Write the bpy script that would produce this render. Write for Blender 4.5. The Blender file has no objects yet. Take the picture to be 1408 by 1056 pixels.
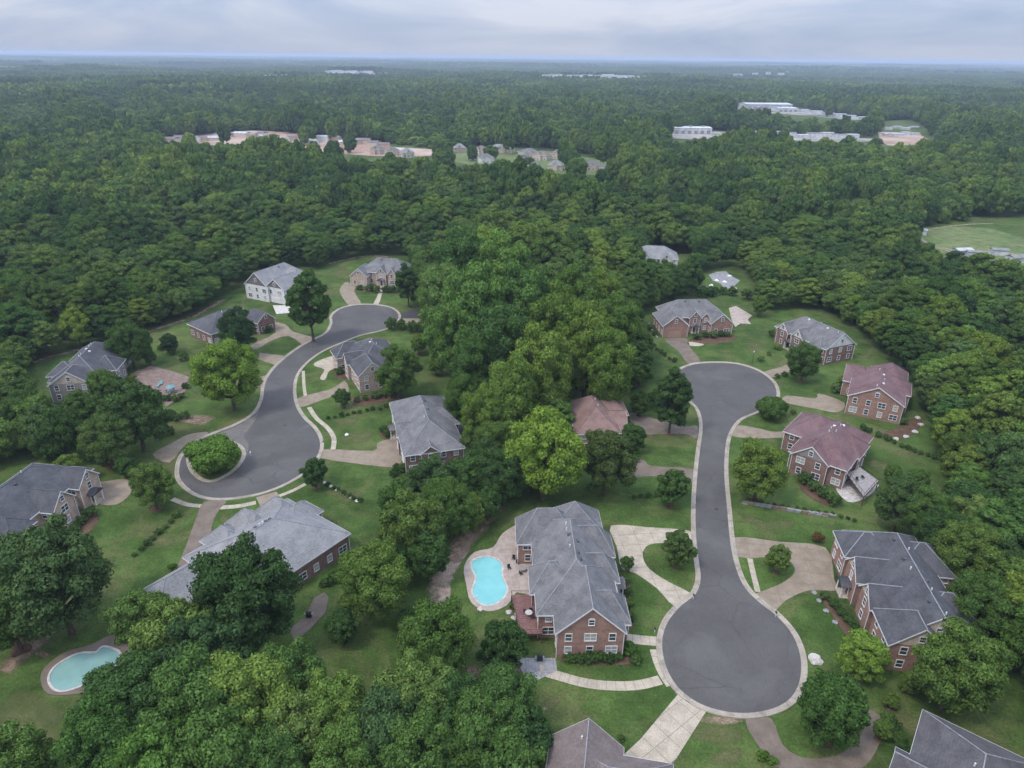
import bpy, bmesh, math, random
import numpy as np
from mathutils import Vector, Matrix, Euler
from mathutils.geometry import tessellate_polygon
rnd = random.Random(7)
R = math.radians
sc = bpy.context.scene
col = sc.collection

# ------------------------------------------------------------------ camera
FPX, CW, CH, CAMZ = 940.0, 1408, 1056, 95.0
cam_d = bpy.data.cameras.new('camera'); cam = bpy.data.objects.new('camera', cam_d); col.objects.link(cam)
cam_d.sensor_width = 36.0; cam_d.lens = 36.0 * FPX / CW
cam_d.clip_start = 1.0; cam_d.clip_end = 80000.0
CROT = Matrix.Rotation(R(90 - 25.58), 4, 'X') @ Matrix.Rotation(R(0.61), 4, 'Z')
cam.matrix_world = Matrix.Translation((0, 0, CAMZ)) @ CROT
sc.camera = cam
CR3 = CROT.to_3x3()

# ------------------------------------------------------------------ sky, sun, exposure
SUN_EL, SUN_AZ = 58.0, 235.0          # azimuth: direction the light comes from (0 = +Y, clockwise)
w = bpy.data.worlds.new('World'); sc.world = w; w.use_nodes = True
nt = w.node_tree; nt.nodes.clear()
def wn(t, **k):
    n = nt.nodes.new(t)
    for a, b in k.items(): setattr(n, a, b)
    return n
out = wn('ShaderNodeOutputWorld'); bg = wn('ShaderNodeBackground'); bg.inputs['Strength'].default_value = 0.1
sky = wn('ShaderNodeTexSky', sky_type='NISHITA', sun_disc=False)
sky.sun_elevation = R(SUN_EL); sky.sun_rotation = R(SUN_AZ)
tc = wn('ShaderNodeTexCoord'); sep = wn('ShaderNodeSeparateXYZ')
nt.links.new(tc.outputs['Generated'], sep.inputs[0])
def wm(op, a, b):
    n = wn('ShaderNodeMath', operation=op)
    for i, v in enumerate((a, b)):
        if isinstance(v, (int, float)): n.inputs[i].default_value = v
        else: nt.links.new(v, n.inputs[i])
    return n.outputs[0]
zc = wm('MAXIMUM', sep.outputs[2], 0.0)
den = wm('ADD', zc, 0.16)
cmb = wn('ShaderNodeCombineXYZ')
nt.links.new(wm('DIVIDE', sep.outputs[0], den), cmb.inputs[0]); nt.links.new(wm('DIVIDE', sep.outputs[1], den), cmb.inputs[1])
cmb.inputs[2].default_value = 3.7
noi = wn('ShaderNodeTexNoise'); noi.inputs['Scale'].default_value = 0.5; noi.inputs['Detail'].default_value = 6; noi.inputs['Roughness'].default_value = 0.55
noi.inputs['Distortion'].default_value = 0.5
nt.links.new(cmb.outputs[0], noi.inputs['Vector'])
cr = wn('ShaderNodeValToRGB')
e = cr.color_ramp.elements
e[0].position = 0.38; e[0].color = (3.2, 4.1, 5.95, 1)
e[1].position = 0.63; e[1].color = (6.1, 6.5, 7.7, 1)
m2 = e.new(0.5); m2.color = (4.3, 5.05, 6.8, 1)
nf = wm('ADD', 0.53, wm('MULTIPLY', wm('SUBTRACT', noi.outputs['Fac'], 0.5), wm('MINIMUM', 1.0, wm('ADD', 0.45, wm('MULTIPLY', zc, 12.0)))))
nt.links.new(nf, cr.inputs[0])
mul = wn('ShaderNodeVectorMath', operation='SCALE')
nt.links.new(cr.outputs[0], mul.inputs[0]); nt.links.new(wm('ADD', wm('MULTIPLY', zc, 2.2), 0.84), mul.inputs[3])
mx = wn('ShaderNodeMix', data_type='RGBA'); mx.inputs[0].default_value = 0.88
nt.links.new(sky.outputs[0], mx.inputs[6]); nt.links.new(mul.outputs[0], mx.inputs[7])
nt.links.new(mx.outputs[2], bg.inputs['Color']); nt.links.new(bg.outputs[0], out.inputs[0])
sun_d = bpy.data.lights.new('sun', 'SUN'); sun_d.energy = 1.5; sun_d.angle = R(11); sun_d.color = (1.0, 0.95, 0.87)
sun = bpy.data.objects.new('sun', sun_d); col.objects.link(sun)
sun.rotation_euler = Euler((R(90 - SUN_EL), 0, R(180 - SUN_AZ)), 'XYZ'); sun.location = (0, 0, 300)
sc.view_settings.view_transform = 'Standard'; sc.view_settings.look = 'None'
sc.view_settings.gamma = 1.0; sc.view_settings.use_curve_mapping = False
sc.view_settings.exposure = 0.3
sc.cycles.use_denoising = True
sc.cycles.max_bounces = 5; sc.cycles.diffuse_bounces = 3; sc.cycles.glossy_bounces = 2; sc.cycles.transmission_bounces = 3
sc.cycles.volume_bounces = 0

# ------------------------------------------------------------------ pixel -> point, helpers
def G(px, py, z=0.0):
    d = CR3 @ Vector(((px - CW / 2) / FPX, -(py - CH / 2) / FPX, -1.0))
    t = (z - CAMZ) / d.z
    return Vector((d.x * t, d.y * t, z))
SURVEY = (Matrix.Rotation(R(90 - 25.73), 4, 'X') @ Matrix.Rotation(R(0.61), 4, 'Z')).to_3x3()   # tilt the house corners were measured with
def resurvey(x, y):
    l = SURVEY.transposed() @ Vector((x, y, -CAMZ)); return G(CW / 2 + FPX * l.x / -l.z, CH / 2 - FPX * l.y / -l.z)
def depth(p): return -(CR3.transposed() @ (Vector(p) - Vector((0, 0, CAMZ)))).z
def proj(p):
    l = CR3.transposed() @ (Vector(p) - Vector((0, 0, CAMZ)))
    return CW / 2 + FPX * l.x / -l.z, CH / 2 - FPX * l.y / -l.z, -l.z
def tag(o, label=None, cat=None, group=None, kind=None):
    if label: o['label'] = label
    if cat: o['category'] = cat
    if group: o['group'] = group
    if kind: o['kind'] = kind
    return o
def link_mesh(name, me, parent=None, loc=None):
    o = bpy.data.objects.new(name, me); col.objects.link(o)
    if parent is not None: o.parent = parent
    if loc is not None: o.location = loc
    return o
def empty(name, loc, rz=0.0):
    o = bpy.data.objects.new(name, None); col.objects.link(o)
    o.location = loc; o.rotation_euler = (0, 0, rz); o.empty_display_size = 0.5
    return o
class MB:
    def __init__(s): s.v = []; s.f = []
    def poly(s, pts):
        n = len(s.v); s.v += [tuple(p) for p in pts]; s.f.append(tuple(range(n, n + len(pts)))); return s
    def box(s, x0, y0, z0, x1, y1, z1):
        n = len(s.v)
        s.v += [(x0,y0,z0),(x1,y0,z0),(x1,y1,z0),(x0,y1,z0),(x0,y0,z1),(x1,y0,z1),(x1,y1,z1),(x0,y1,z1)]
        for q in ((0,3,2,1),(4,5,6,7),(0,1,5,4),(1,2,6,5),(2,3,7,6),(3,0,4,7)): s.f.append(tuple(n + i for i in q))
        return s
    def bar(s, a, b, r, r2=None, k=5):
        a, b = Vector(a), Vector(b); d = (b - a).normalized(); r2 = r if r2 is None else r2
        u = d.orthogonal().normalized(); q = d.cross(u); n = len(s.v)
        for c, rr in ((a, r), (b, r2)):
            for i in range(k):
                t = 2 * math.pi * i / k; s.v.append(tuple(c + (u * math.cos(t) + q * math.sin(t)) * rr))
        for i in range(k): s.f.append((n + i, n + (i + 1) % k, n + k + (i + 1) % k, n + k + i))
        s.f.append(tuple(n + k + i for i in range(k))); s.f.append(tuple(n + i for i in reversed(range(k))))
        return s
    def ring(s, pts, h0, h1):                                   # vertical wall band through points
        n = len(s.v); k = len(pts)
        for p in pts: s.v += [(p[0], p[1], h0), (p[0], p[1], h1)]
        for i in range(k):
            j = (i + 1) % k; s.f.append((n + 2*i, n + 2*j, n + 2*j + 1, n + 2*i + 1))
        return s
    def mesh(s, name, mat):
        me = bpy.data.meshes.new(name); me.from_pydata(s.v, [], s.f)
        for m in (mat if isinstance(mat, (list, tuple)) else [mat]): me.materials.append(m)
        me.update(); return me
    def build(s, name, mat, parent=None, loc=None):
        return link_mesh(name, s.mesh(name, mat), parent, loc)
def smooth(pts, n=5, closed=True):
    pts = [Vector((p[0], p[1])) for p in pts]; k = len(pts); outp = []
    for i in range(k if closed else k - 1):
        if closed: p0, p1, p2, p3 = pts[i - 1], pts[i], pts[(i + 1) % k], pts[(i + 2) % k]
        else: p0, p1, p2, p3 = pts[max(i - 1, 0)], pts[i], pts[i + 1], pts[min(i + 2, k - 1)]
        for j in range(n):
            t = j / n
            outp.append(0.5 * ((2*p1) + (p2 - p0)*t + (2*p0 - 5*p1 + 4*p2 - p3)*t*t + (3*p1 - p0 - 3*p2 + p3)*t**3))
    if not closed: outp.append(pts[-1])
    return outp
def area(p): return 0.5 * sum(p[i][0]*p[(i+1) % len(p)][1] - p[(i+1) % len(p)][0]*p[i][1] for i in range(len(p)))
def ccw(p): return p if area(p) > 0 else list(reversed(p))
def offset(p, d):
    p = ccw(p); k = len(p); o = []
    for i in range(k):
        t = (p[(i + 1) % k] - p[i - 1]); t = t.normalized() if t.length > 1e-6 else Vector((1, 0))
        o.append(p[i] + Vector((t.y, -t.x)) * d)
    return o
def px2(pl, z=0.0): return [Vector(G(q[0], q[1], q[2] if len(q) > 2 else z)[:2]) for q in pl]
def sheet(name, pts, z, mat, holes=(), skirt=0.0, parent=None):
    pts = ccw([Vector((p[0], p[1])) for p in pts]); loops = [[Vector((p[0], p[1], 0)) for p in l] for l in [pts] + [list(h) for h in holes]]
    tris = tessellate_polygon(loops); allp = [p for l in loops for p in l]
    mb = MB(); mb.v = [(p.x, p.y, z) for p in allp]
    for t in tris:
        a, b, c = (allp[i] for i in t)
        mb.f.append(tuple(t) if (b - a).cross(c - a).z > 0 else tuple(reversed(t)))
    if skirt:
        for l in loops: mb.ring(l, z - skirt, z)
    o = mb.build(name, mat, parent); return o

# ------------------------------------------------------------------ materials
mats = {}
def new_mat(name):
    m = bpy.data.materials.new(name); m.use_nodes = True; m.node_tree.nodes.clear(); mats[name] = m
    return m, m.node_tree
class NT:
    def __init__(s, t): s.t = t
    def n(s, ty, ins=None, **k):
        n = s.t.nodes.new(ty)
        for a, b in k.items(): setattr(n, a, b)
        for a, b in (ins or {}).items():
            if isinstance(b, bpy.types.NodeSocket): s.t.links.new(b, n.inputs[a])
            else: n.inputs[a].default_value = b
        return n
    def mix(s, f, a, b, mode='MIX'):
        n = s.n('ShaderNodeMix', data_type='RGBA', blend_type=mode)
        for i, v in ((0, f), (6, a), (7, b)):
            if isinstance(v, bpy.types.NodeSocket): s.t.links.new(v, n.inputs[i])
            else: n.inputs[i].default_value = v if i == 0 else (*v[:3], 1)
        return n.outputs[2]
    def noise(s, vec, scale, detail=4, rough=0.55, dist=0.0):
        return s.n('ShaderNodeTexNoise', {'Vector': vec, 'Scale': scale, 'Detail': detail, 'Roughness': rough, 'Distortion': dist}).outputs['Fac']
    def ramp(s, f, stops):
        n = s.n('ShaderNodeValToRGB', {0: f}); el = n.color_ramp.elements
        while len(el) < len(stops): el.new(0.5)
        for i, (p, c) in enumerate(stops):
            el[i].position = p; el[i].color = (*c, 1) if isinstance(c, tuple) else (c, c, c, 1)
        return n.outputs[0]
def basic(name, c1, c2, scale=1.0, rough=0.85, fine=0.0, spec=0.25, bump=0.0, wear=None, metal=0.0):
    """two-tone noise material in object metres, with fine grain and optional wear patches (scale, colour, amount)"""
    m, t = new_mat(name); N = NT(t)
    co = N.n('ShaderNodeTexCoord').outputs['Object']
    c = N.mix(N.ramp(N.noise(co, scale, 5), [(0.35, 0.0), (0.65, 1.0)]), c1, c2)
    if fine:
        g = N.ramp(N.noise(co, fine, 2), [(0.25, 0.72), (0.75, 1.25)])
        c = N.mix(1.0, c, g, 'MULTIPLY')
    if wear:
        f = N.ramp(N.noise(co, wear[0], 6, 0.6, 0.6), [(0.52, 0.0), (0.68, wear[2])])
        c = N.mix(f, c, wear[1])
    b = N.n('ShaderNodeBsdfPrincipled', {'Base Color': c, 'Roughness': rough, 'Specular IOR Level': spec, 'Metallic': metal})
    if bump:
        bn = N.n('ShaderNodeBump', {'Height': N.noise(co, fine or 4, 3), 'Strength': bump, 'Distance': 0.05})
        t.links.new(bn.outputs[0], b.inputs['Normal'])
    o = N.n('ShaderNodeOutputMaterial'); t.links.new(b.outputs[0], o.inputs[0])
    return m
def grass_mat(name, dark, lite, dry, dryamt=0.5):
    m, t = new_mat(name); N = NT(t)
    co = N.n('ShaderNodeTexCoord').outputs['Object']
    f1 = N.ramp(N.noise(co, 0.035, 4, 0.6), [(0.38, 0.0), (0.62, 1.0)])
    c = N.mix(f1, dark, lite)
    f2 = N.ramp(N.noise(co, 0.22, 7, 0.7), [(0.28, 0.55), (0.72, 1.42)])
    c = N.mix(1.0, c, f2, 'MULTIPLY')
    f3 = N.ramp(N.noise(co, 0.075, 7, 0.68, 0.8), [(0.48, 0.0), (0.70, dryamt)])
    c = N.mix(f3, c, dry)
    f4 = N.ramp(N.noise(co, 2.2, 4, 0.75), [(0.22, 0.45), (0.78, 1.55)])
    c = N.mix(1.0, c, f4, 'MULTIPLY')
    bn = N.n('ShaderNodeBump', {'Height': N.noise(co, 2.5, 4, 0.7), 'Strength': 0.6, 'Distance': 0.12})
    b = N.n('ShaderNodeBsdfPrincipled', {'Base Color': c, 'Roughness': 0.95, 'Specular IOR Level': 0.1, 'Normal': bn.outputs[0]})
    o = N.n('ShaderNodeOutputMaterial'); t.links.new(b.outputs[0], o.inputs[0])
    return m
grass_mat('grass', (0.040, 0.074, 0.016), (0.076, 0.121, 0.029), (0.155, 0.138, 0.062), 0.68)
grass_mat('meadow', (0.095, 0.14, 0.048), (0.14, 0.178, 0.066), (0.23, 0.205, 0.12), 0.6)
basic('asphalt', (0.084, 0.078, 0.074), (0.104, 0.097, 0.092), 0.12, 0.9, 9.0, 0.25, 0.15, (0.09, (0.135, 0.128, 0.12), 0.5))
def add_cracks(m):
    t = m.node_tree; N = NT(t); b = [n for n in t.nodes if n.type == 'BSDF_PRINCIPLED'][0]; src = b.inputs['Base Color'].links[0].from_socket
    co = N.n('ShaderNodeTexCoord').outputs['Object']; wv = N.n('ShaderNodeVectorMath', {0: co, 1: N.n('ShaderNodeTexNoise', {'Vector': co, 'Scale': 0.5, 'Detail': 3}).outputs['Color']}, operation='ADD').outputs[0]
    vo = N.n('ShaderNodeTexVoronoi', {'Vector': wv, 'Scale': 0.085}, feature='DISTANCE_TO_EDGE').outputs['Distance']
    f = N.n('ShaderNodeMath', {0: N.ramp(vo, [(0.0, 0.55), (0.012, 0.0)]), 1: N.ramp(N.noise(co, 0.05, 2), [(0.48, 0.0), (0.6, 1.0)])}, operation='MULTIPLY').outputs[0]
    c = N.mix(f, src, (0.045, 0.043, 0.045)); c = N.mix(N.ramp(N.noise(co, 0.3, 5, 0.7, 1.0), [(0.58, 0.0), (0.75, 0.4)]), c, (0.06, 0.058, 0.06)); t.links.new(c, b.inputs['Base Color'])
add_cracks(mats['asphalt'])
basic('asphalt_dark', (0.052, 0.051, 0.057), (0.066, 0.064, 0.069), 0.2, 0.9, 9.0, 0.25)
basic('asphalt_worn', (0.125, 0.118, 0.11), (0.165, 0.153, 0.135), 0.3, 0.92, 8.0, 0.2, 0.15, (0.2, (0.2, 0.18, 0.15), 0.6))
basic('concrete', (0.37, 0.315, 0.24), (0.465, 0.40, 0.31), 0.5, 0.9, 7.0, 0.2, 0.1, (0.35, (0.25, 0.21, 0.165), 0.6))
basic('kerb_concrete', (0.30, 0.258, 0.205), (0.385, 0.335, 0.27), 0.4, 0.9, 6.0, 0.2, 0.1, (0.5, (0.19, 0.165, 0.13), 0.75))
basic('joint', (0.15, 0.125, 0.10), (0.2, 0.165, 0.135), 1, 0.95, 6)
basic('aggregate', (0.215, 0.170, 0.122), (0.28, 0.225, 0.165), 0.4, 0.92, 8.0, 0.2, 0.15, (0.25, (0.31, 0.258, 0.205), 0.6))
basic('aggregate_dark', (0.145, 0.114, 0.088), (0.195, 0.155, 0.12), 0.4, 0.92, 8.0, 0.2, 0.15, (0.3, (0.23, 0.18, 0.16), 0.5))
basic('pool_deck', (0.36, 0.29, 0.24), (0.44, 0.365, 0.31), 0.6, 0.85, 5.0, 0.25, 0.1, (0.4, (0.27, 0.205, 0.17), 0.7))
basic('brick_paver', (0.175, 0.12, 0.098), (0.24, 0.172, 0.142), 0.8, 0.9, 6.0, 0.2, 0.1, (0.5, (0.33, 0.26, 0.22), 0.5))
basic('flagstone', (0.22, 0.215, 0.22), (0.33, 0.32, 0.315), 0.7, 0.9, 5.0, 0.2, 0.1, (0.6, (0.15, 0.14, 0.14), 0.6))
basic('pale_stone', (0.42, 0.38, 0.34), (0.58, 0.54, 0.5), 1.2, 0.9, 6.0, 0.2, 0.2)
def soil_mat(name, c1, c2, lo, hi, scale):
    m, t = new_mat(name); N = NT(t)
    co = N.n('ShaderNodeTexCoord').outputs['Object']
    c = N.mix(N.ramp(N.noise(co, 0.5, 6, 0.65), [(0.35, 0.0), (0.65, 1.0)]), c1, c2)
    c = N.mix(1.0, c, N.ramp(N.noise(co, 4, 3), [(0.25, 0.65), (0.75, 1.3)]), 'MULTIPLY')
    b = N.n('ShaderNodeBsdfPrincipled', {'Base Color': c, 'Roughness': 0.97, 'Specular IOR Level': 0.1})
    tr = N.n('ShaderNodeBsdfTransparent')
    at = N.n('ShaderNodeAttribute', attribute_name='edge').outputs['Fac']
    f = N.n('ShaderNodeMath', {0: N.noise(co, scale, 6, 0.7), 1: at}, operation='MULTIPLY').outputs[0]
    f = N.ramp(f, [(lo, 0.0), (hi, 1.0)])
    mx_ = N.n('ShaderNodeMixShader', {0: f, 1: tr.outputs[0], 2: b.outputs[0]})
    o = N.n('ShaderNodeOutputMaterial'); t.links.new(mx_.outputs[0], o.inputs[0])
    return m
soil_mat('soil', (0.24, 0.165, 0.115), (0.32, 0.235, 0.17), 0.12, 0.62, 0.5)
soil_mat('thin_grass', (0.105, 0.125, 0.045), (0.165, 0.155, 0.07), 0.18, 0.75, 0.35)
soil_mat('mulch', (0.085, 0.05, 0.032), (0.14, 0.088, 0.058), 0.18, 0.28, 0.9)
soil_mat('sand', (0.27, 0.20, 0.15), (0.42, 0.335, 0.265), 0.26, 0.5, 0.45)
basic('water', (0.17, 0.46, 0.45), (0.21, 0.52, 0.50), 0.35, 0.06, 0, 0.5)
basic('water_green', (0.21, 0.36, 0.33), (0.25, 0.41, 0.375), 0.35, 0.06, 0, 0.5)
# roofs
def roof_mat(name, c1, c2, streak):
    m, t = new_mat(name); N = NT(t)
    co = N.n('ShaderNodeTexCoord').outputs['Object']
    c = N.mix(N.ramp(N.noise(co, 0.35, 6, 0.62), [(0.34, 0.0), (0.66, 1.0)]), c1, c2)
    c = N.mix(1.0, c, N.ramp(N.noise(co, 2.6, 3, 0.7), [(0.2, 0.66), (0.8, 1.34)]), 'MULTIPLY')
    sp_ = N.n('ShaderNodeSeparateXYZ', {0: co})
    cz = N.n('ShaderNodeMath', {0: sp_.outputs[2], 1: 4.2}, operation='MULTIPLY').outputs[0]
    fr = N.n('ShaderNodeMath', {0: cz}, operation='FRACT').outputs[0]
    c = N.mix(1.0, c, N.ramp(fr, [(0.0, 0.86), (0.25, 1.04)]), 'MULTIPLY')
    f = N.ramp(N.noise(co, 0.12, 7, 0.7, 1.2), [(0.5, 0.0), (0.72, 0.65)])
    c = N.mix(f, c, streak)
    bn = N.n('ShaderNodeBump', {'Height': N.noise(co, 5, 3, 0.7), 'Strength': 0.35, 'Distance': 0.04})
    b = N.n('ShaderNodeBsdfPrincipled', {'Base Color': c, 'Roughness': 0.9, 'Specular IOR Level': 0.2, 'Normal': bn.outputs[0]})
    o = N.n('ShaderNodeOutputMaterial'); t.links.new(b.outputs[0], o.inputs[0])
    return m
roof_mat('roof_grey', (0.114, 0.111, 0.112), (0.186, 0.181, 0.181), (0.24, 0.232, 0.228))
roof_mat('roof_char', (0.075, 0.070, 0.072), (0.115, 0.108, 0.11), (0.15, 0.142, 0.143))
roof_mat('roof_pale', (0.185, 0.182, 0.182), (0.255, 0.251, 0.25), (0.295, 0.288, 0.283))
roof_mat('roof_dark', (0.062, 0.062, 0.068), (0.098, 0.096, 0.103), (0.135, 0.132, 0.137))
roof_mat('roof_red', (0.125, 0.072, 0.074), (0.178, 0.108, 0.108), (0.20, 0.15, 0.15))
roof_mat('roof_brown', (0.15, 0.118, 0.108), (0.205, 0.165, 0.152), (0.24, 0.20, 0.185))
roof_mat('roof_rust', (0.185, 0.115, 0.097), (0.255, 0.165, 0.142), (0.27, 0.20, 0.175))
def brick_mat(name, c1, c2, mort):
    m, t = new_mat(name); N = NT(t)
    tcn = N.n('ShaderNodeTexCoord'); co = tcn.outputs['Object']
    s_ = N.n('ShaderNodeSeparateXYZ', {0: co})
    u = N.n('ShaderNodeMath', {0: s_.outputs[0], 1: s_.outputs[1]}, operation='ADD').outputs[0]
    v = N.n('ShaderNodeCombineXYZ', {0: u, 1: s_.outputs[2]}).outputs[0]
    bt = N.n('ShaderNodeTexBrick', {'Vector': v, 'Color1': (*c1, 1), 'Color2': (*c2, 1), 'Mortar': (*mort, 1), 'Scale': 1.0, 'Mortar Size': 0.012, 'Brick Width': 0.23, 'Row Height': 0.077})
    c = N.mix(1.0, bt.outputs['Color'], N.ramp(N.noise(co, 0.7, 5, 0.65), [(0.3, 0.74), (0.7, 1.24)]), 'MULTIPLY')
    c = N.mix(1.0, c, N.ramp(N.noise(co, 3.5, 3, 0.65), [(0.3, 0.78), (0.7, 1.2)]), 'MULTIPLY')
    b = N.n('ShaderNodeBsdfPrincipled', {'Base Color': c, 'Roughness': 0.92, 'Specular IOR Level': 0.15})
    o = N.n('ShaderNodeOutputMaterial'); t.links.new(b.outputs[0], o.inputs[0])
    return m
brick_mat('brick', (0.25, 0.105, 0.075), (0.33, 0.155, 0.115), (0.38, 0.31, 0.26))
brick_mat('brick_dark', (0.17, 0.075, 0.062), (0.23, 0.112, 0.09), (0.30, 0.24, 0.21))
brick_mat('brick_tan', (0.40, 0.265, 0.20), (0.49, 0.335, 0.255), (0.50, 0.43, 0.36))
basic('siding_cream', (0.50, 0.41, 0.33), (0.58, 0.49, 0.40), 0.5, 0.8, 4)
basic('siding_grey', (0.25, 0.22, 0.215), (0.31, 0.275, 0.265), 0.5, 0.8, 4)
basic('shake_dark', (0.14, 0.125, 0.12), (0.20, 0.18, 0.17), 1.2, 0.9, 3)
basic('white_wall', (0.62, 0.60, 0.58), (0.72, 0.70, 0.68), 0.4, 0.8, 3)
basic('trim', (0.66, 0.64, 0.62), (0.78, 0.76, 0.74), 1.0, 0.6, 0)
basic('ridge', (0.21, 0.21, 0.225), (0.30, 0.30, 0.31), 1.5, 0.9, 5)
basic('ridge_dark', (0.085, 0.087, 0.10), (0.13, 0.13, 0.145), 1.5, 0.9, 5)
basic('ridge_red', (0.15, 0.095, 0.095), (0.22, 0.15, 0.15), 1.5, 0.9, 5)
basic('glass', (0.035, 0.045, 0.055), (0.07, 0.085, 0.10), 0.6, 0.08, 0, 0.6)
basic('blind', (0.30, 0.30, 0.29), (0.42, 0.42, 0.40), 0.8, 0.15, 0, 0.5)
basic('door_wood', (0.12, 0.06, 0.035), (0.17, 0.09, 0.05), 1, 0.6)
basic('garage_tan', (0.36, 0.225, 0.165), (0.42, 0.27, 0.20), 0.6, 0.7, 3)
basic('vent_metal', (0.05, 0.05, 0.055), (0.09, 0.09, 0.095), 2, 0.6)
basic('vent_white', (0.6, 0.6, 0.6), (0.72, 0.72, 0.72), 2, 0.6)
basic('deck_red', (0.165, 0.085, 0.075), (0.23, 0.125, 0.11), 1.5, 0.85, 5)
basic('deck_grey', (0.24, 0.215, 0.20), (0.34, 0.31, 0.29), 1.5, 0.85, 5)
basic('wood_dark', (0.09, 0.055, 0.042), (0.13, 0.085, 0.066), 1.5, 0.85)
basic('teal_cloth', (0.10, 0.24, 0.26), (0.19, 0.33, 0.35), 2, 0.8)
basic('dark_metal', (0.02, 0.02, 0.022), (0.04, 0.04, 0.042), 2, 0.5)
basic('bark', (0.085, 0.065, 0.05), (0.14, 0.11, 0.085), 2.5, 0.95, 6, 0.1, 0.4)
basic('warehouse_white', (0.42, 0.43, 0.45), (0.6, 0.6, 0.61), 0.05, 0.7, 0.3)
basic('warehouse_roof', (0.38, 0.39, 0.41), (0.58, 0.58, 0.59), 0.05, 0.8, 0.3)
basic('red_clay', (0.30, 0.19, 0.14), (0.44, 0.33, 0.26), 0.02, 0.95, 0.25, 0.1, 0, (0.012, (0.52, 0.46, 0.40), 0.8))
basic('lot_pale', (0.20, 0.19, 0.165), (0.38, 0.35, 0.32), 0.03, 0.95, 0.15, 0.1, 0, (0.02, (0.08, 0.11, 0.05), 0.9))
def leaf_mat(name, stops):
    m, t = new_mat(name); N = NT(t)
    oi = N.n('ShaderNodeObjectInfo'); ge = N.n('ShaderNodeNewGeometry')
    c = N.ramp(oi.outputs['Random'], stops)
    c = N.mix(1.0, c, oi.outputs['Color'], 'MULTIPLY')
    st = N.noise(ge.outputs['Position'], 0.0045, 5, 0.62)                     # stands of different species
    c = N.mix(1.0, c, N.ramp(st, [(0.34, (0.78, 0.82, 0.86)), (0.5, (1.05, 1.03, 1.0)), (0.66, (1.38, 1.28, 1.02))]), 'MULTIPLY')
    c = N.mix(1.0, c, N.ramp(ge.outputs['Random Per Island'], [(0.0, (0.66, 0.7, 0.66)), (0.6, (1.0, 1.0, 1.0)), (1.0, (1.42, 1.35, 1.3))]), 'MULTIPLY')
    d = N.n('ShaderNodeBsdfDiffuse', {'Color': c}); tl = N.n('ShaderNodeBsdfTranslucent', {'Color': N.mix(1.0, c, (1.15, 1.2, 0.7), 'MULTIPLY')})
    s_ = N.n('ShaderNodeMixShader', {0: 0.15, 1: d.outputs[0], 2: tl.outputs[0]})
    o = N.n('ShaderNodeOutputMaterial'); t.links.new(s_.outputs[0], o.inputs[0])
    return m
leaf_mat('leaf', [(0.0, (0.046, 0.088, 0.030)), (0.25, (0.062, 0.116, 0.033)), (0.55, (0.088, 0.152, 0.037)), (0.82, (0.132, 0.196, 0.043)), (1.0, (0.068, 0.116, 0.042))])
leaf_mat('leaf_shrub', [(0.0, (0.045, 0.09, 0.026)), (0.5, (0.07, 0.125, 0.034)), (1.0, (0.095, 0.15, 0.045))])
M = mats

# ------------------------------------------------------------------ ground
FLAT = []                                                       # (x, y, radius) of far clearings kept level
def hgt(x, y):
    x = np.asarray(x, float); y = np.asarray(y, float); d = np.hypot(x, y)
    n = (np.sin(x / 410 + 1.3) * np.cos(y / 530 + .4) + .6 * np.sin((x + y) / 270 + 2.1) + .6 * np.cos((x - 1.7 * y) / 640) + .9 * np.sin(y / 900 + x / 2100))
    a = np.clip((d - 620) / 1800, 0, 1) * 6.5 + np.clip((d - 3000) / 9000, 0, 1) * 4
    for fx, fy, fr in FLAT: a = a * (1 - np.exp(-(np.hypot(x - fx, y - fy) / fr) ** 4))
    z = n * a
    for fx, fy, fr in FLAT[6:]: z = z + 18*np.exp(-(np.hypot((x - fx), (y - fy)*1.8) / fr) ** 4)
    return z
far_spots = dict(site=[(360, 190), 170], site2=[(480, 205), 110], subdiv=[(705, 220), 130], ware=[(1060, 186), 230], ware2=[(1070, 152), 260], sandlot=[(1238, 188), 130],
                 estate=[(495, 101), 420], estate2=[(815, 108), 520], estate3=[(385, 108), 250], estate4=[(20, 95), 500])
for k, (p, r) in far_spots.items():
    q = G(*p, 18 if 'estate' in k else 0); FLAT.append((q.x, q.y, r))
gx = np.unique(np.concatenate([np.linspace(-24000, -4000, 41), np.linspace(-4000, -600, 69), np.linspace(-600, 600, 9), np.linspace(600, 4000, 69), np.linspace(4000, 24000, 41)]))
gy = np.unique(np.concatenate([np.linspace(-1500, 600, 11), np.linspace(600, 5000, 89), np.linspace(5000, 24000, 96)]))
X, Y = np.meshgrid(gx, gy); Z = hgt(X, Y); nx, ny = len(gx), len(gy)
gm = bpy.data.meshes.new('ground')
gm.from_pydata(np.stack([X.ravel(), Y.ravel(), Z.ravel()], 1).tolist(), [], [(j*nx+i, j*nx+i+1, (j+1)*nx+i+1, (j+1)*nx+i) for j in range(ny-1) for i in range(nx-1)])
gm.materials.append(M['grass']); gm.update()
tag(link_mesh('ground', gm), 'mown green lawns and woodland floor of the whole suburb', 'lawn', kind='structure')

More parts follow.
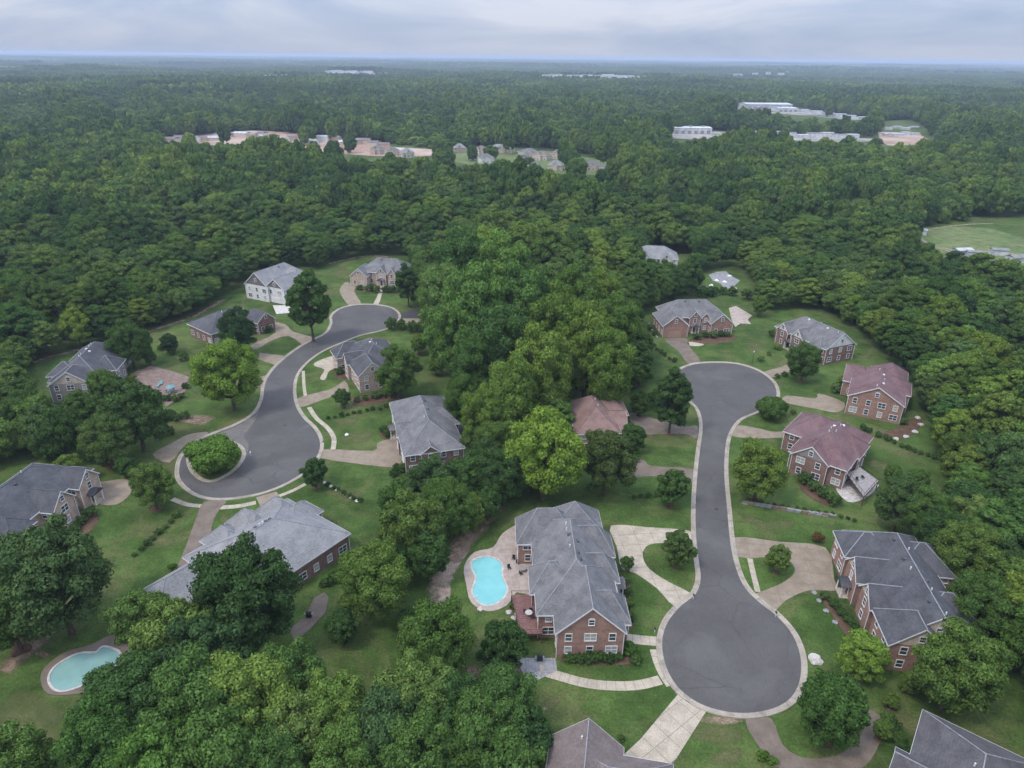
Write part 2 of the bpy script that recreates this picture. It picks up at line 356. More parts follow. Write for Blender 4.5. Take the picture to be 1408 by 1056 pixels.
def patch(name, pts, z, mat, label=None, cat='soil', kind='structure', inner=0.35):
    """a sheet whose 'edge' attribute falls to 0 at the rim so the material breaks up there"""
    pts = ccw(pts); c = sum(pts, Vector((0, 0))) / len(pts); k = len(pts)
    rings = [(1.0, 0.0), (0.82, 0.55), (0.6, 0.9), (inner, 1.0)]
    v = []; a = []
    for s_, e_ in rings:
        for p in pts: q = c + (p - c) * s_; v.append((q.x, q.y, z)); a.append(e_)
    v.append((c.x, c.y, z)); a.append(1.0); f = []
    for r_ in range(3):
        for i in range(k): j = (i + 1) % k; f.append((r_*k+i, r_*k+j, (r_+1)*k+j, (r_+1)*k+i))
    for i in range(k): f.append((3*k+i, 3*k+(i+1) % k, 4*k))
    me = bpy.data.meshes.new(name); me.from_pydata(v, [], f); at = me.attributes.new('edge', 'FLOAT', 'POINT'); at.data.foreach_set('value', a)
    me.materials.append(M[mat]); me.update()
    return tag(link_mesh(name, me), label, cat, kind=kind)
def strip_pts(line, wd):
    l = smooth(line, 4, False); a, b = [], []
    for i, p in enumerate(l):
        t = (l[min(i+1, len(l)-1)] - l[max(i-1, 0)]).normalized(); n = Vector((-t.y, t.x)) * wd / 2
        a.append(p + n); b.append(p - n)
    return a, b
def strip_patch(name, line, wd, z, mat, label=None, cat='soil'):
    l = smooth(line, 4, False); v = []; a = []; f = []
    cs = [(-1, 0), (-.55, .8), (0, 1), (.55, .8), (1, 0)]
    for i, p in enumerate(l):
        t = (l[min(i+1, len(l)-1)] - l[max(i-1, 0)]).normalized(); n = Vector((-t.y, t.x)) * wd / 2
        e_ = 0.0 if i in (0, len(l)-1) else 1.0
        for s_, q in cs: v.append((p.x + n.x*s_, p.y + n.y*s_, z)); a.append(q*e_)
    for i in range(len(l)-1):
        for j in range(4): f.append((5*i+j, 5*i+j+1, 5*i+j+6, 5*i+j+5)[::-1])
    me = bpy.data.meshes.new(name); me.from_pydata(v, [], f); at = me.attributes.new('edge', 'FLOAT', 'POINT'); at.data.foreach_set('value', a)
    me.materials.append(M[mat]); me.update()
    return tag(link_mesh(name, me), label, cat, kind='structure')

# ------------------------------------------------------------------ roads and kerbs
RIGHT = [(985,499),(955,501),(935,509),(929,521),(936,538),(951,552),(962,566),(966,588),(962,620),(958,660),(956,700),(957,740),(961,775),(963,797),(956,817),(935,834),(917,857),(910,884),(915,915),(930,943),(955,964),(985,976),(1020,981),(1055,977),(1082,965),(1097,945),(1102,920),(1099,895),(1088,870),(1068,847),(1045,829),(1025,809),(1013,784),(1005,750),(1000,700),(996,650),(998,612),(1004,592),(1017,576),(1040,566),(1060,556),(1068,542),(1062,525),(1042,510),(1014,501)]
LEFT = [(500,419),(484,420.5),(468,425),(457,434),(457,444),(452,455),(443,462),(428,469),(409,480),(386,498),(371,515),(364,530),(361,550),(350,569),(324,585),(286,600),(264,612),(250,630),(246,648),(249,660),(260,672),(276,681),(298,685),(330,683),(367,675),(401,660),(425,643),(438,623),(440,607),(432,590),(416,574),(406,556),(403,536),(407,516),(420,499),(442,483),(471,470),(494,461),(520,455),(541,447),(548,434),(538,424),(520,420)]
ISLAND = [(256,628),(261,648),(278,662),(300,661),(325,646),(338,627),(334,614),(316,606),(284,606),(264,613)]
rightp = ccw(smooth(px2(RIGHT), 4)); leftp = ccw(smooth(px2(LEFT), 4)); isl = ccw(smooth(px2(ISLAND), 4))
tag(sheet('road', rightp, 0.062, M['asphalt']), 'straight asphalt street ending in two round cul-de-sacs', 'road', kind='structure')
tag(sheet('road', leftp, 0.062, M['asphalt']), 'winding asphalt street looping round a planted island', 'road', kind='structure')
def kerb(poly, inward=False, label=''):
    prof = [(-0.05, 0.064), (0.0, 0.068), (0.55, 0.085), (0.66, 0.165), (0.98, 0.175), (1.04, -0.02)]
    rings = []
    for d, z in prof:
        o_ = offset(poly, -d if inward else d); rings.append([(p.x, p.y, z) for p in o_])
    k = len(poly); mb = MB(); mb.v = [p for r_ in rings for p in r_]
    for r_ in range(len(prof) - 1):
        for i in range(k):
            j = (i + 1) % k; q = (r_*k+i, r_*k+j, (r_+1)*k+j, (r_+1)*k+i); mb.f.append(q if inward else q[::-1])
    return tag(mb.build('kerb', M['kerb_concrete']), label, 'kerb', kind='structure')
kerb(rightp, False, 'pale concrete kerb round the straight street'); kerb(leftp, False, 'pale concrete kerb round the winding street'); kerb(isl, True, 'pale concrete kerb round the planted island')
sheet('island_lawn', offset(isl, -1.0), 0.15, M['grass'])['kind'] = 'structure'
worn = px2([(286,602),(324,587),(351,571),(358,560),(350,580),(335,600),(342,612),(341,622),(330,610),(310,604),(284,604)])
tag(sheet('road_patch', worn, 0.067, M['asphalt_worn']), 'worn paler patch of asphalt beside the planted island', 'road', kind='structure')

# ------------------------------------------------------------------ driveways, walks, patios
def clip(poly, a, n):
    o_ = []
    for i in range(len(poly)):
        p, q = poly[i], poly[(i+1) % len(poly)]; dp, dq = (p - a).dot(n), (q - a).dot(n)
        if dp >= 0: o_.append(p)
        if (dp >= 0) != (dq >= 0): o_.append(p + (q - p) * (dp / (dp - dq)))
    return o_
def driveway(name, pl, mat, label, cell=0, ang=0.0, rounded=True, z=0.05, cat='driveway', n=3, holes=()):
    pts = px2(pl); pts = ccw(smooth(pts, n)) if rounded else ccw(pts)
    if not cell:
        return tag(sheet(name, pts, z, M[mat], holes, skirt=0.08), label, cat, kind='structure')
    base = tag(sheet(name, pts, z - 0.022, M['joint'], skirt=0.08), label, cat, kind='structure')
    u = Vector((math.cos(ang), math.sin(ang))); v = Vector((-u.y, u.x))
    us = [p.dot(u) for p in pts]; vs = [p.dot(v) for p in pts]; g = 0.035
    i0, j0 = math.floor(min(us) / cell), math.floor(min(vs) / cell)
    for i in range(i0, math.ceil(max(us) / cell)):
        for j in range(j0, math.ceil(max(vs) / cell)):
            q = pts
            for (n_, d) in ((u, i*cell+g), (-u, -(i+1)*cell+g), (v, j*cell+g), (-v, -(j+1)*cell+g)):
                if q: q = clip(q, n_ * d, n_)
            cl = []
            for p in q:
                if not cl or (p - cl[-1]).length > 0.02: cl.append(p)
            if len(cl) > 2 and abs(area(cl)) > 0.15:
                sheet('slab', cl, z + rnd.uniform(-.004, .004), M[mat], skirt=0.02, parent=base)
    return base
driveway('driveway', [(840,723),(889,725),(948,730),(952,743),(923,746),(893,749),(884,761),(889,778),(910,795),(948,815),(949,823),(928,834),(903,809),(873,788),(855,782),(848,752)], 'concrete', 'pale concrete driveway forking round a lawn beside the long grey-roofed house', 3.6, 0.1)
driveway('driveway', [(937,949),(973,975),(930,1043),(905,1075),(850,1045),(881,1016)], 'concrete', 'wide pale concrete driveway of scored slabs to the brown-roofed house', 3.2, R(38), False)
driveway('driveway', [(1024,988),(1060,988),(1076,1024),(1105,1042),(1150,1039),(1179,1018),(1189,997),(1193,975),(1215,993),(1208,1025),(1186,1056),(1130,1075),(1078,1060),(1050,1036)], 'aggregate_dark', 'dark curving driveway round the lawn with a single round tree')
driveway('driveway', [(1009,739),(1070,745),(1135,753),(1147,797),(1151,812),(1112,812),(1080,826),(1058,845),(1032,823),(1043,815),(1073,803),(1092,788),(1087,773),(1065,766),(1014,766)], 'aggregate', 'broad tan driveway in front of the long dark-roofed brick house', 3.8, R(82))
driveway('driveway', [(1010,585),(1042,589),(1065,594),(1092,592),(1090,602),(1071,602),(1039,603),(1005,599)], 'aggregate', 'tan driveway to the maroon-roofed house with the raised deck')
driveway('driveway', [(1082,544),(1121,548),(1126,541),(1161,554),(1152,567),(1121,562),(1079,553)], 'aggregate', 'tan driveway to the maroon-roofed house by the wood')
driveway('driveway', [(1046,513),(1085,501),(1098,491),(1108,496),(1087,510),(1061,519)], 'aggregate', 'narrow tan driveway to the grey-roofed house at the wood edge')
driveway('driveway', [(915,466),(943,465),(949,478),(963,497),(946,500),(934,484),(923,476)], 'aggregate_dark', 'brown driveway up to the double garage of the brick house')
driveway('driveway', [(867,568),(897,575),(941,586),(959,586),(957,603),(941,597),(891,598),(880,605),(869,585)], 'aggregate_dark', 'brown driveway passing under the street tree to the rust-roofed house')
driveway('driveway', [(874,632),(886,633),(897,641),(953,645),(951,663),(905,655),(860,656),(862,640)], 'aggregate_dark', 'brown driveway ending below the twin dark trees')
driveway('driveway', [(445,618),(513,620),(519,609),(546,604),(557,627),(546,639),(530,642),(441,630)], 'aggregate', 'tan driveway to the square grey-roofed house with rear terrace')
driveway('driveway', [(408,548),(455,535),(474,524),(479,540),(455,546),(410,561)], 'aggregate', 'tan driveway to the cream-gabled house', rounded=True)
driveway('driveway', [(436,497),(461,489),(466,498),(461,506),(452,511),(447,522),(440,520),(446,508),(432,503)], 'concrete', 'pale forecourt curving in front of the cream-gabled house')
driveway('driveway', [(477,388),(489,394),(487,401),(497,419),(481,421),(467,401),(472,391)], 'aggregate', 'brown driveway to the garage of the house with oval windows')
driveway('footpath', [(522,396),(527,396),(525,405),(520,419),(513,419),(519,407)], 'concrete', 'pale straight front path of the house with oval windows', cat='path')
driveway('driveway', [(551,431),(575,424),(592,434),(575,437),(552,437)], 'asphalt_dark', 'dark asphalt driveway disappearing under the central wood', rounded=False)
driveway('driveway', [(552,438),(590,438),(592,444),(552,444)], 'aggregate', 'tan strip of paving beside the dark asphalt driveway', rounded=False)
driveway('driveway', [(366,442),(392,446),(403,456),(435,466),(422,477),(397,462),(370,470),(354,480),(345,475),(379,457)], 'aggregate', 'brown driveway winding past the white house', )
driveway('driveway', [(357,485),(396,490),(381,503),(355,494)], 'aggregate', 'short tan driveway beside the bright round tree', rounded=False)
driveway('driveway', [(352,519),(367,516),(362,536),(352,532)], 'aggregate', 'stub of tan driveway under the bright round tree', rounded=False)
driveway('driveway', [(210,625),(235,610),(258,598),(284,594),(281,601),(253,614),(233,636)], 'aggregate', 'pinkish driveway leaving the street beside the planted island')
driveway('driveway', [(124,668),(151,661),(176,660),(180,677),(160,694),(128,690)], 'aggregate', 'tan forecourt of the house with the dark blue roof')
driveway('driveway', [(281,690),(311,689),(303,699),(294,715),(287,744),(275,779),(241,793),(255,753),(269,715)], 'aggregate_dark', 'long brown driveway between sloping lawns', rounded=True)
driveway('driveway', [(352,684),(380,676),(390,691),(378,702),(361,703)], 'aggregate', 'short tan driveway behind the pale-roofed house', rounded=False)
def walk(pl, wd, mat, label, cell=1.5, z=0.045):
    l = smooth(px2(pl), 8, False); base = None; acc = [l[0]]
    a, b = strip_pts(px2(pl), wd); base = tag(sheet('footpath', a + b[::-1], z - 0.02, M['joint'], skirt=0.06), label, 'path', kind='structure')
    L = sum((l[i+1]-l[i]).length for i in range(len(l)-1)); n = max(1, int(L / cell)); s_ = L / n
    def at(d):
        for i in range(len(l)-1):
            q = (l[i+1]-l[i]).length
            if d <= q or i == len(l)-2: return l[i] + (l[i+1]-l[i]) * (d/q), (l[i+1]-l[i]).normalized()
            d -= q
    for i in range(n):
        (p, t), (q, t2) = at(i*s_+.03), at((i+1)*s_-.03); m_, k_ = Vector((-t.y, t.x))*wd/2, Vector((-t2.y, t2.x))*wd/2
        sheet('slab', [p-m_, q-k_, q+k_, p+m_], z + rnd.uniform(-.004, .004), M[mat], skirt=0.02, parent=base)
walk([(858,877),(880,880),(905,882)], 2.2, 'concrete', 'pale front walk from the street to the long grey-roofed house')
walk([(899,893),(904,910),(912,928),(922,943)], 1.5, 'concrete', 'sidewalk hugging the kerb beside the brick gable')
walk([(908,935),(870,943),(815,941),(770,930),(742,920),(735,905)], 1.9, 'concrete', 'curved pale footpath below the brick gable')
driveway('terrace', [(713,905),(764,905),(766,922),(742,934),(726,937),(716,920)], 'flagstone', 'grey concrete pad beside the brick gable under the raised deck', 2.4, 0.05, False, cat='terrace')
walk([(425,560),(435,575),(450,588),(459,602),(458,618)], 1.3, 'concrete', 'pale curving sidewalk across the lawn of the square grey-roofed house')
walk([(303,698),(328,696),(352,691)], 1.5, 'concrete', 'short straight sidewalk between two driveways')
walk([(237,686),(258,694),(281,696)], 1.3, 'concrete', 'short curving sidewalk beside the flowering tree')
walk([(384,682),(402,675),(421,665)], 1.1, 'concrete', 'narrow sidewalk running to the small round tree')
walk([(1031,768),(1036,790),(1042,814)], 1.1, 'concrete', 'narrow sidewalk across the small lawn with the young tree')
walk([(417,510),(418,530),(420,545)], 1.0, 'concrete', 'short sidewalk in front of the cream-gabled house')
driveway('terrace', [(946,470),(962,472),(968,474),(960,476),(948,475)], 'concrete', 'pale garden path at the door of the brick house', cat='path')
# pool decks, pools
deckp = ccw(smooth(px2([(716,720),(691,734),(678,753),(652,760),(638,780),(641,804),(648,829),(671,841),(697,833),(711,815),(742,819),(741,770),(738,722)]), 3))
poolp = ccw(smooth(px2([(651,771),(671,766),(689,775),(690,792),(697,812),(685,828),(665,832),(650,816),(655,795),(649,781)]), 5))
tag(sheet('pool_deck', deckp, 0.14, M['pool_deck'], [list(reversed(poolp))], skirt=0.2), 'pale stone deck round the kidney-shaped pool', 'pool deck', kind='structure')
def pool(pts, wmat, label):
    t = empty('swimming_pool', (pts[0].x, pts[0].y, 0)); tag(t, label, 'pool')
    loc = [p - pts[0] for p in pts]
    sheet('water', offset(loc, 0.02), 0.07, M[wmat], parent=t)
    mb = MB(); a, b = offset(loc, 0.32), offset(loc, -0.06); k = len(a)
    mb.v = [(p.x, p.y, 0.17) for p in a] + [(p.x, p.y, 0.17) for p in b] + [(p.x, p.y, 0.0) for p in b]
    for i in range(k):
        j = (i+1) % k; mb.f += [(i, j, k+j, k+i), (k+i, k+j, 2*k+j, 2*k+i)]
    mb.build('coping', M['pale_stone'], t)
    q = loc[len(loc)//3]; ld = MB()
    for dx in (-.25, .25):
        ld.bar((q.x+dx, q.y+.3, .1), (q.x+dx, q.y+.2, .95), .035).bar((q.x+dx, q.y+.2, .95), (q.x+dx, q.y-.4, .95), .035).bar((q.x+dx, q.y-.4, .95), (q.x+dx, q.y-.45, .0), .035)
    ld.build('ladder', M['trim'], t)
    return t
pool(poolp, 'water', 'turquoise kidney-shaped swimming pool beside the long grey-roofed house')
deck2 = ccw(smooth(px2([(56,936),(62,918),(89,898),(125,887),(157,873),(185,885),(180,930),(140,948),(103,955),(67,955)]), 3))
pool2 = ccw(smooth(px2([(68,934),(78,916),(107,900),(132,898),(143,890),(165,900),(150,925),(101,947),(78,949)]), 5))
tag(sheet('pool_deck', deck2, 0.14, M['aggregate_dark'], [list(reversed(pool2))], skirt=0.2), 'brown rim round the pale green pool by the trees', 'pool deck', kind='structure')
pool(pool2, 'water_green', 'pale green swimming pool half hidden by big trees')
driveway('terrace', [(179,515),(207,503),(238,511),(261,519),(253,544),(228,560),(224,548),(213,545),(205,534),(197,533)], 'brick_paver', 'reddish brick terrace with garden furniture', 1.9, .5, False, z=0.12, cat='terrace')
driveway('terrace', [(627,569),(637,571),(656,595),(658,618),(643,650),(620,655),(626,632),(630,604)], 'flagstone', 'grey rear terrace of the square grey-roofed house', 0, z=0.12, cat='terrace')
driveway('terrace', [(1002,424),(1012,421),(1022,427),(1034,434),(1028,440),(1033,446),(1018,445),(1011,450),(1006,440)], 'pool_deck', 'pale broken stone terrace beside the brick house with double garage', 2.2, .5, False, z=0.12, cat='terrace')
driveway('terrace', [(974,378),(986,374),(998,373),(1004,379),(1018,386),(1012,391),(1006,399),(996,396),(990,390),(980,386)], 'flagstone', 'grey paved yard beside the half-hidden grey house', 3.0, 0.4, False, z=0.12, cat='terrace')
driveway('terrace', [(1148,668),(1165,690),(1188,686),(1208,668),(1195,655),(1170,660)], 'pale_stone', 'stone paving under the raised grey deck', 2.0, .3, z=0.08, cat='terrace')
driveway('terrace', [(398,865),(420,848),(432,822),(446,815),(452,822),(448,842),(430,862),(405,885)], 'aggregate_dark', 'small terrace with grill behind the pale-roofed house', 2.0, .9, False, z=0.1, cat='terrace')
driveway('terrace', [(375,420),(398,420),(402,430),(380,432)], 'pale_stone', 'white paved pad in front of the white house', 0, rounded=False, z=0.1, cat='terrace')
# bare ground
S = lambda pl, n=3: smooth(px2(pl), n)
patch('bare_soil', S([(640,735),(655,745),(632,780),(622,810),(618,840),(596,845),(582,825),(585,795),(605,765)]), 0.006, 'sand', 'sandy washed-out soil between the pool and the tree row')
strip_patch('bare_soil', px2([(690,690),(660,720),(640,742),(615,775)]), 6, 0.009, 'soil', 'sandy trail leading to the washed-out soil')
strip_patch('bare_soil', px2([(0,925),(25,905),(55,880),(85,850)]), 4.5, 0.006, 'soil', 'brown dirt trail by the pale green pool')
strip_patch('bare_soil', px2([(-30,880),(10,880),(40,865)]), 6, 0.007, 'mulch', 'dark mulched bed under the big trees by the trail')
strip_patch('bare_soil', px2([(40,500),(70,490),(100,483),(160,468),(216,452),(268,434),(310,410)]), 3.6, 0.006, 'soil', 'brown earth margin along the wood behind the left houses')
strip_patch('bare_soil', px2([(448,364),(475,357),(505,352),(540,353)]), 3.4, 0.006, 'soil', 'brown earth margin behind the house with oval windows')
strip_patch('bare_soil', px2([(640,930),(675,925),(710,912),(735,918)]), 5, 0.006, 'soil', 'brown soil bank below the deck')
for i, (x, y, rx, ry, mt) in enumerate([(760,965,18,9,'thin_grass'),(800,985,22,7,'thin_grass'),(985,1010,40,14,'thin_grass'),(1000,1040,30,12,'thin_grass'),(745,975,8,4,'soil'),(1060,722,36,9,'thin_grass'),(1030,716,16,6,'thin_grass'),(495,600,26,14,'thin_grass'),(480,580,18,7,'thin_grass'),(270,578,28,6,'soil'),(235,640,16,14,'thin_grass'),(310,712,8,14,'thin_grass'),(60,900,10,6,'soil'),(35,1000,60,40,'thin_grass'),(430,915,26,12,'thin_grass'),(1040,478,20,8,'thin_grass'),(1020,440,10,12,'thin_grass'),(470,375,20,8,'thin_grass'),(460,402,16,6,'thin_grass'),(1250,625,30,8,'thin_grass'),(1210,640,20,8,'thin_grass'),(930,648,14,4,'thin_grass'),(1110,812,22,5,'thin_grass'),(650,805,6,20,'thin_grass'),(215,745,22,14,'thin_grass'),(470,680,26,10,'thin_grass'),(985,990,30,8,'soil'),(1100,455,16,8,'thin_grass')]):
    patch('bare_patch', smooth(px2([(x + rx*math.cos(t)*rnd.uniform(.6, 1.6), y + ry*math.sin(t)*rnd.uniform(.6, 1.6)) for t in [2*math.pi*k/9 for k in range(9)]]), 2), 0.004 + 0.0005*i, mt)
def bed(pl, label): patch('flower_bed', S(pl, 2), 0.022, 'mulch', label, 'flower bed', inner=0.5)
bed([(768,903),(862,903),(880,898),(882,912),(850,916),(800,914),(766,912)], 'mulched bed below the brick gable')
bed([(852,790),(862,786),(868,810),(866,850),(874,866),(860,868)], 'mulched bed along the right side of the long grey-roofed house')
bed([(1122,812),(1140,812),(1165,850),(1182,876),(1190,900),(1160,872),(1140,842)], 'mulched bed before the long dark-roofed brick house')
bed([(1095,652),(1110,660),(1150,690),(1140,700),(1100,676)], 'mulched bed beside the maroon-roofed house with deck')
bed([(1230,590),(1262,572),(1272,580),(1255,600),(1225,605),(1205,596)], 'stone-edged bed behind the maroon-roofed house by the wood')
bed([(945,466),(1012,460),(1010,470),(955,474)], 'mulched bed along the front of the brick house')
bed([(110,705),(128,698),(140,715),(115,740),(95,745)], 'mulched bed at the corner of the house with the dark blue roof')
bed([(456,505),(475,505),(478,520),(462,522)], 'round bed in front of the cream-gabled house')
bed([(478,545),(545,540),(550,548),(500,560),(480,556)], 'mulched bed below the cream gable')
bed([(518,595),(535,585),(545,600),(530,606)], 'shrub bed at the front of the square grey-roofed house')
bed([(485,395),(560,398),(558,404),(490,400)], 'shaded bed in front of the house with oval windows')

# ------------------------------------------------------------------ houses
FOOT = []                                                       # footprints in world space (for clearing trees)
win_cache = {}
def window_mesh(wd, h, style):
    k = (round(wd, 2), round(h, 2), style)
    if k in win_cache: return win_cache[k]
    f = MB(); t = 0.13                                          # frame in the xz plane, facing -y, origin at centre
    f.box(-wd/2-t, -.07, -h/2-t, -wd/2, .02, h/2+t).box(wd/2, -.07, -h/2-t, wd/2+t, .02, h/2+t)
    f.box(-wd/2, -.07, h/2, wd/2, .02, h/2+t).box(-wd/2-.08, -.12, -h/2-t, wd/2+.08, .02, -h/2-.001)
    f.box(-wd/2, -.05, -.05, wd/2, .01, .05)
    nm = max(1, round(wd / 0.9))
    for i in range(1, nm): x = -wd/2 + wd*i/nm; f.box(x-.05, -.055, -h/2, x+.05, .012, h/2)
    if style == 'arch':
        for i in range(6):
            a0, a1 = math.pi*i/6, math.pi*(i+1)/6; r0, r1 = wd/2, wd/2+t
            p = [(math.cos(a)*r, z_) for r, z_, a in ()]
            f.poly([(math.cos(a0)*r1, -.07, h/2+t+math.sin(a0)*r1*.6), (math.cos(a0)*r0*.7, -.07, h/2+t+math.sin(a0)*r0*.42), (math.cos(a1)*r0*.7, -.07, h/2+t+math.sin(a1)*r0*.42), (math.cos(a1)*r1, -.07, h/2+t+math.sin(a1)*r1*.6)])
    g = MB(); g.poly([(-wd/2, -.02, -h/2), (wd/2, -.02, -h/2), (wd/2, -.02, h/2), (-wd/2, -.02, h/2)])
    b = MB(); b.v = list(g.v); b.f = list(g.f)
    win_cache[k] = (f.mesh('window', M['trim']), g.mesh('pane', M['glass']), b.mesh('pane', M['blind'])); return win_cache[k]
gd = {}
def garage_mesh(mat):
    if mat not in gd:
        g = MB(); g.box(-2.5, -.04, 0, 2.5, .02, 2.3)
        for r_ in range(4):
            for c_ in range(4): g.box(-2.4+c_*1.21, -.08, .08+r_*.56, -2.4+c_*1.21+1.1, -.04, .08+r_*.56+.44)
        gd[mat] = g.mesh('garage_door', M[mat])
    return gd[mat]
def place(o, root, wing, face, u, z):
    x0, y0, x1, y1 = wing[:4]
    if face == 's': o.location = (x0+u, y0-.03, z); r = 0
    elif face == 'n': o.location = (x1-u, y1+.03, z); r = math.pi
    elif face == 'e': o.location = (x1+.03, y0+u, z); r = math.pi/2
    else: o.location = (x0-.03, y1-u, z); r = -math.pi/2
    o.rotation_euler = (0, 0, r); o.parent = root; return o
def roof_wing(root, x0, y0, x1, y1, eave, pitch, axis, e0, e1, rmat, capmat, oh=0.5):
    """roof over a rectangle; works in (a, b) where a runs along the ridge"""
    if axis == 'x': A0, A1, B0, B1 = x0, x1, y0, y1; P = lambda a, b, z: (a, b, z)
    else: A0, A1, B0, B1 = y0, y1, x0, x1; P = lambda a, b, z: (b, a, z)
    hw = (B1 - B0) / 2; bm_ = (B0 + B1) / 2; rz = eave + hw*pitch; ez = eave - oh*pitch; th = 0.2
    hip = min(hw, (A1 - A0) / 2 - 0.05)
    go = 0.35
    r0 = (A0 + hip) if e0 == 'h' else A0 - go; r1 = (A1 - hip) if e1 == 'h' else A1 + go
    a0 = A0 - (oh if e0 == 'h' else go); a1 = A1 + (oh if e1 == 'h' else go)
    c = [(a0, B0-oh, ez), (a1, B0-oh, ez), (a1, B1+oh, ez), (a0, B1+oh, ez)]; r = [(r0, bm_, rz), (r1, bm_, rz)]
    mb = MB(); vs = [P(*q) for q in c + r] + [P(q[0], q[1], q[2]-th) for q in c + r]; mb.v = vs
    fs = [(0, 1, 5, 4), (2, 3, 4, 5)]
    if e0 == 'h': fs.append((3, 0, 4))
    if e1 == 'h': fs.append((1, 2, 5))
    for f in fs:
        mb.f.append(f if axis == 'x' else f[::-1]); g = tuple(i+6 for i in f); mb.f.append(g[::-1] if axis == 'x' else g)
    o = mb.build('roof', M[rmat], root)
    fa = MB()                                                   # white fascia and rake boards
    def board(p, q, wd=0.26):
        p, q = Vector(P(*p)), Vector(P(*q)); d = q - p; n = Vector((d.y, -d.x, 0)); n = n.normalized()*.035 if n.length > 1e-6 else n
        cc = Vector(P((a0+a1)/2, bm_, 0)); mid = (p + q)/2
        if n.dot(Vector((mid.x-cc.x, mid.y-cc.y, 0))) < 0: n = -n
        dz = Vector((0, 0, wd)); up = Vector((0, 0, .02)); k = len(fa.v)
        fa.v += [tuple(t) for t in (p+up, q+up, q+n+up, p+n+up, p-dz, q-dz, q+n-dz, p+n-dz)]
        for q_ in ((0,1,2,3), (4,7,6,5), (3,2,6,7), (0,4,5,1), (0,3,7,4), (1,5,6,2)): fa.f.append(tuple(k+i for i in q_))
    board(c[0], c[1]); board(c[2], c[3])
    if e0 == 'h': board(c[3], c[0])
    else: board(c[3], r[0], .3); board(r[0], c[0], .3)
    if e1 == 'h': board(c[1], c[2])
    else: board(c[1], r[1], .3); board(r[1], c[2], .3)
    fa.build('fascia', M['trim'], o)
    cp = MB()
    def cap(p, q):
        p, q = P(*p), P(*q); p = (p[0], p[1], p[2]+.02); q = (q[0], q[1], q[2]+.02); cp.bar(p, q, .1, k=5)
    cap(r[0], r[1])
    if e0 == 'h': cap(c[0], r[0]); cap(c[3], r[0])
    if e1 == 'h': cap(c[1], r[1]); cap(c[2], r[1])
    cp.build('ridge_cap', M[capmat], o)
    return o, rz, r, P
def wall_wing(root, x0, y0, x1, y1, eave, pitch, axis, e0, e1, wmat, gmat):
    mb = MB(); mb.box(x0, y0, -.4, x1, y1, eave - .06)
    gables = []
    for e_, k in ((e0, 0), (e1, 1)):
        if e_ != 'g': continue
        if axis == 'x':
            x = (x0, x1)[k]; s_ = (-1, 1)[k]; h = (y1-y0)/2; tri = [(x, y0, eave-.06), (x, y1, eave-.06), (x, (y0+y1)/2, eave+h*pitch-.12)]; n = (s_*.06, 0)
        else:
            y = (y0, y1)[k]; s_ = (-1, 1)[k]; h = (x1-x0)/2; tri = [(x0, y, eave-.06), (x1, y, eave-.06), ((x0+x1)/2, y, eave+h*pitch-.12)]; n = (0, s_*.06)
        gables.append((tri, n))
    if gmat == wmat:
        for tri, n in gables: mb.poly(tri); mb.poly([(p[0]-n[0]*5, p[1]-n[1]*5, p[2]) for p in tri])
    o = mb.build('wall', M[wmat], root)
    if gmat != wmat:
        for tri, n in gables:
            g = MB(); a = [(p[0]+n[0], p[1]+n[1], p[2]) for p in tri]; b = [(p[0]-n[0], p[1]-n[1], p[2]) for p in tri]
            g.poly(a); g.poly(b[::-1])
            for i in range(3): g.poly([a[i], a[(i+1) % 3], b[(i+1) % 3], b[i]])
            g.build('gable', M[gmat], root)
    return o
ds_cache = {}
HS = []
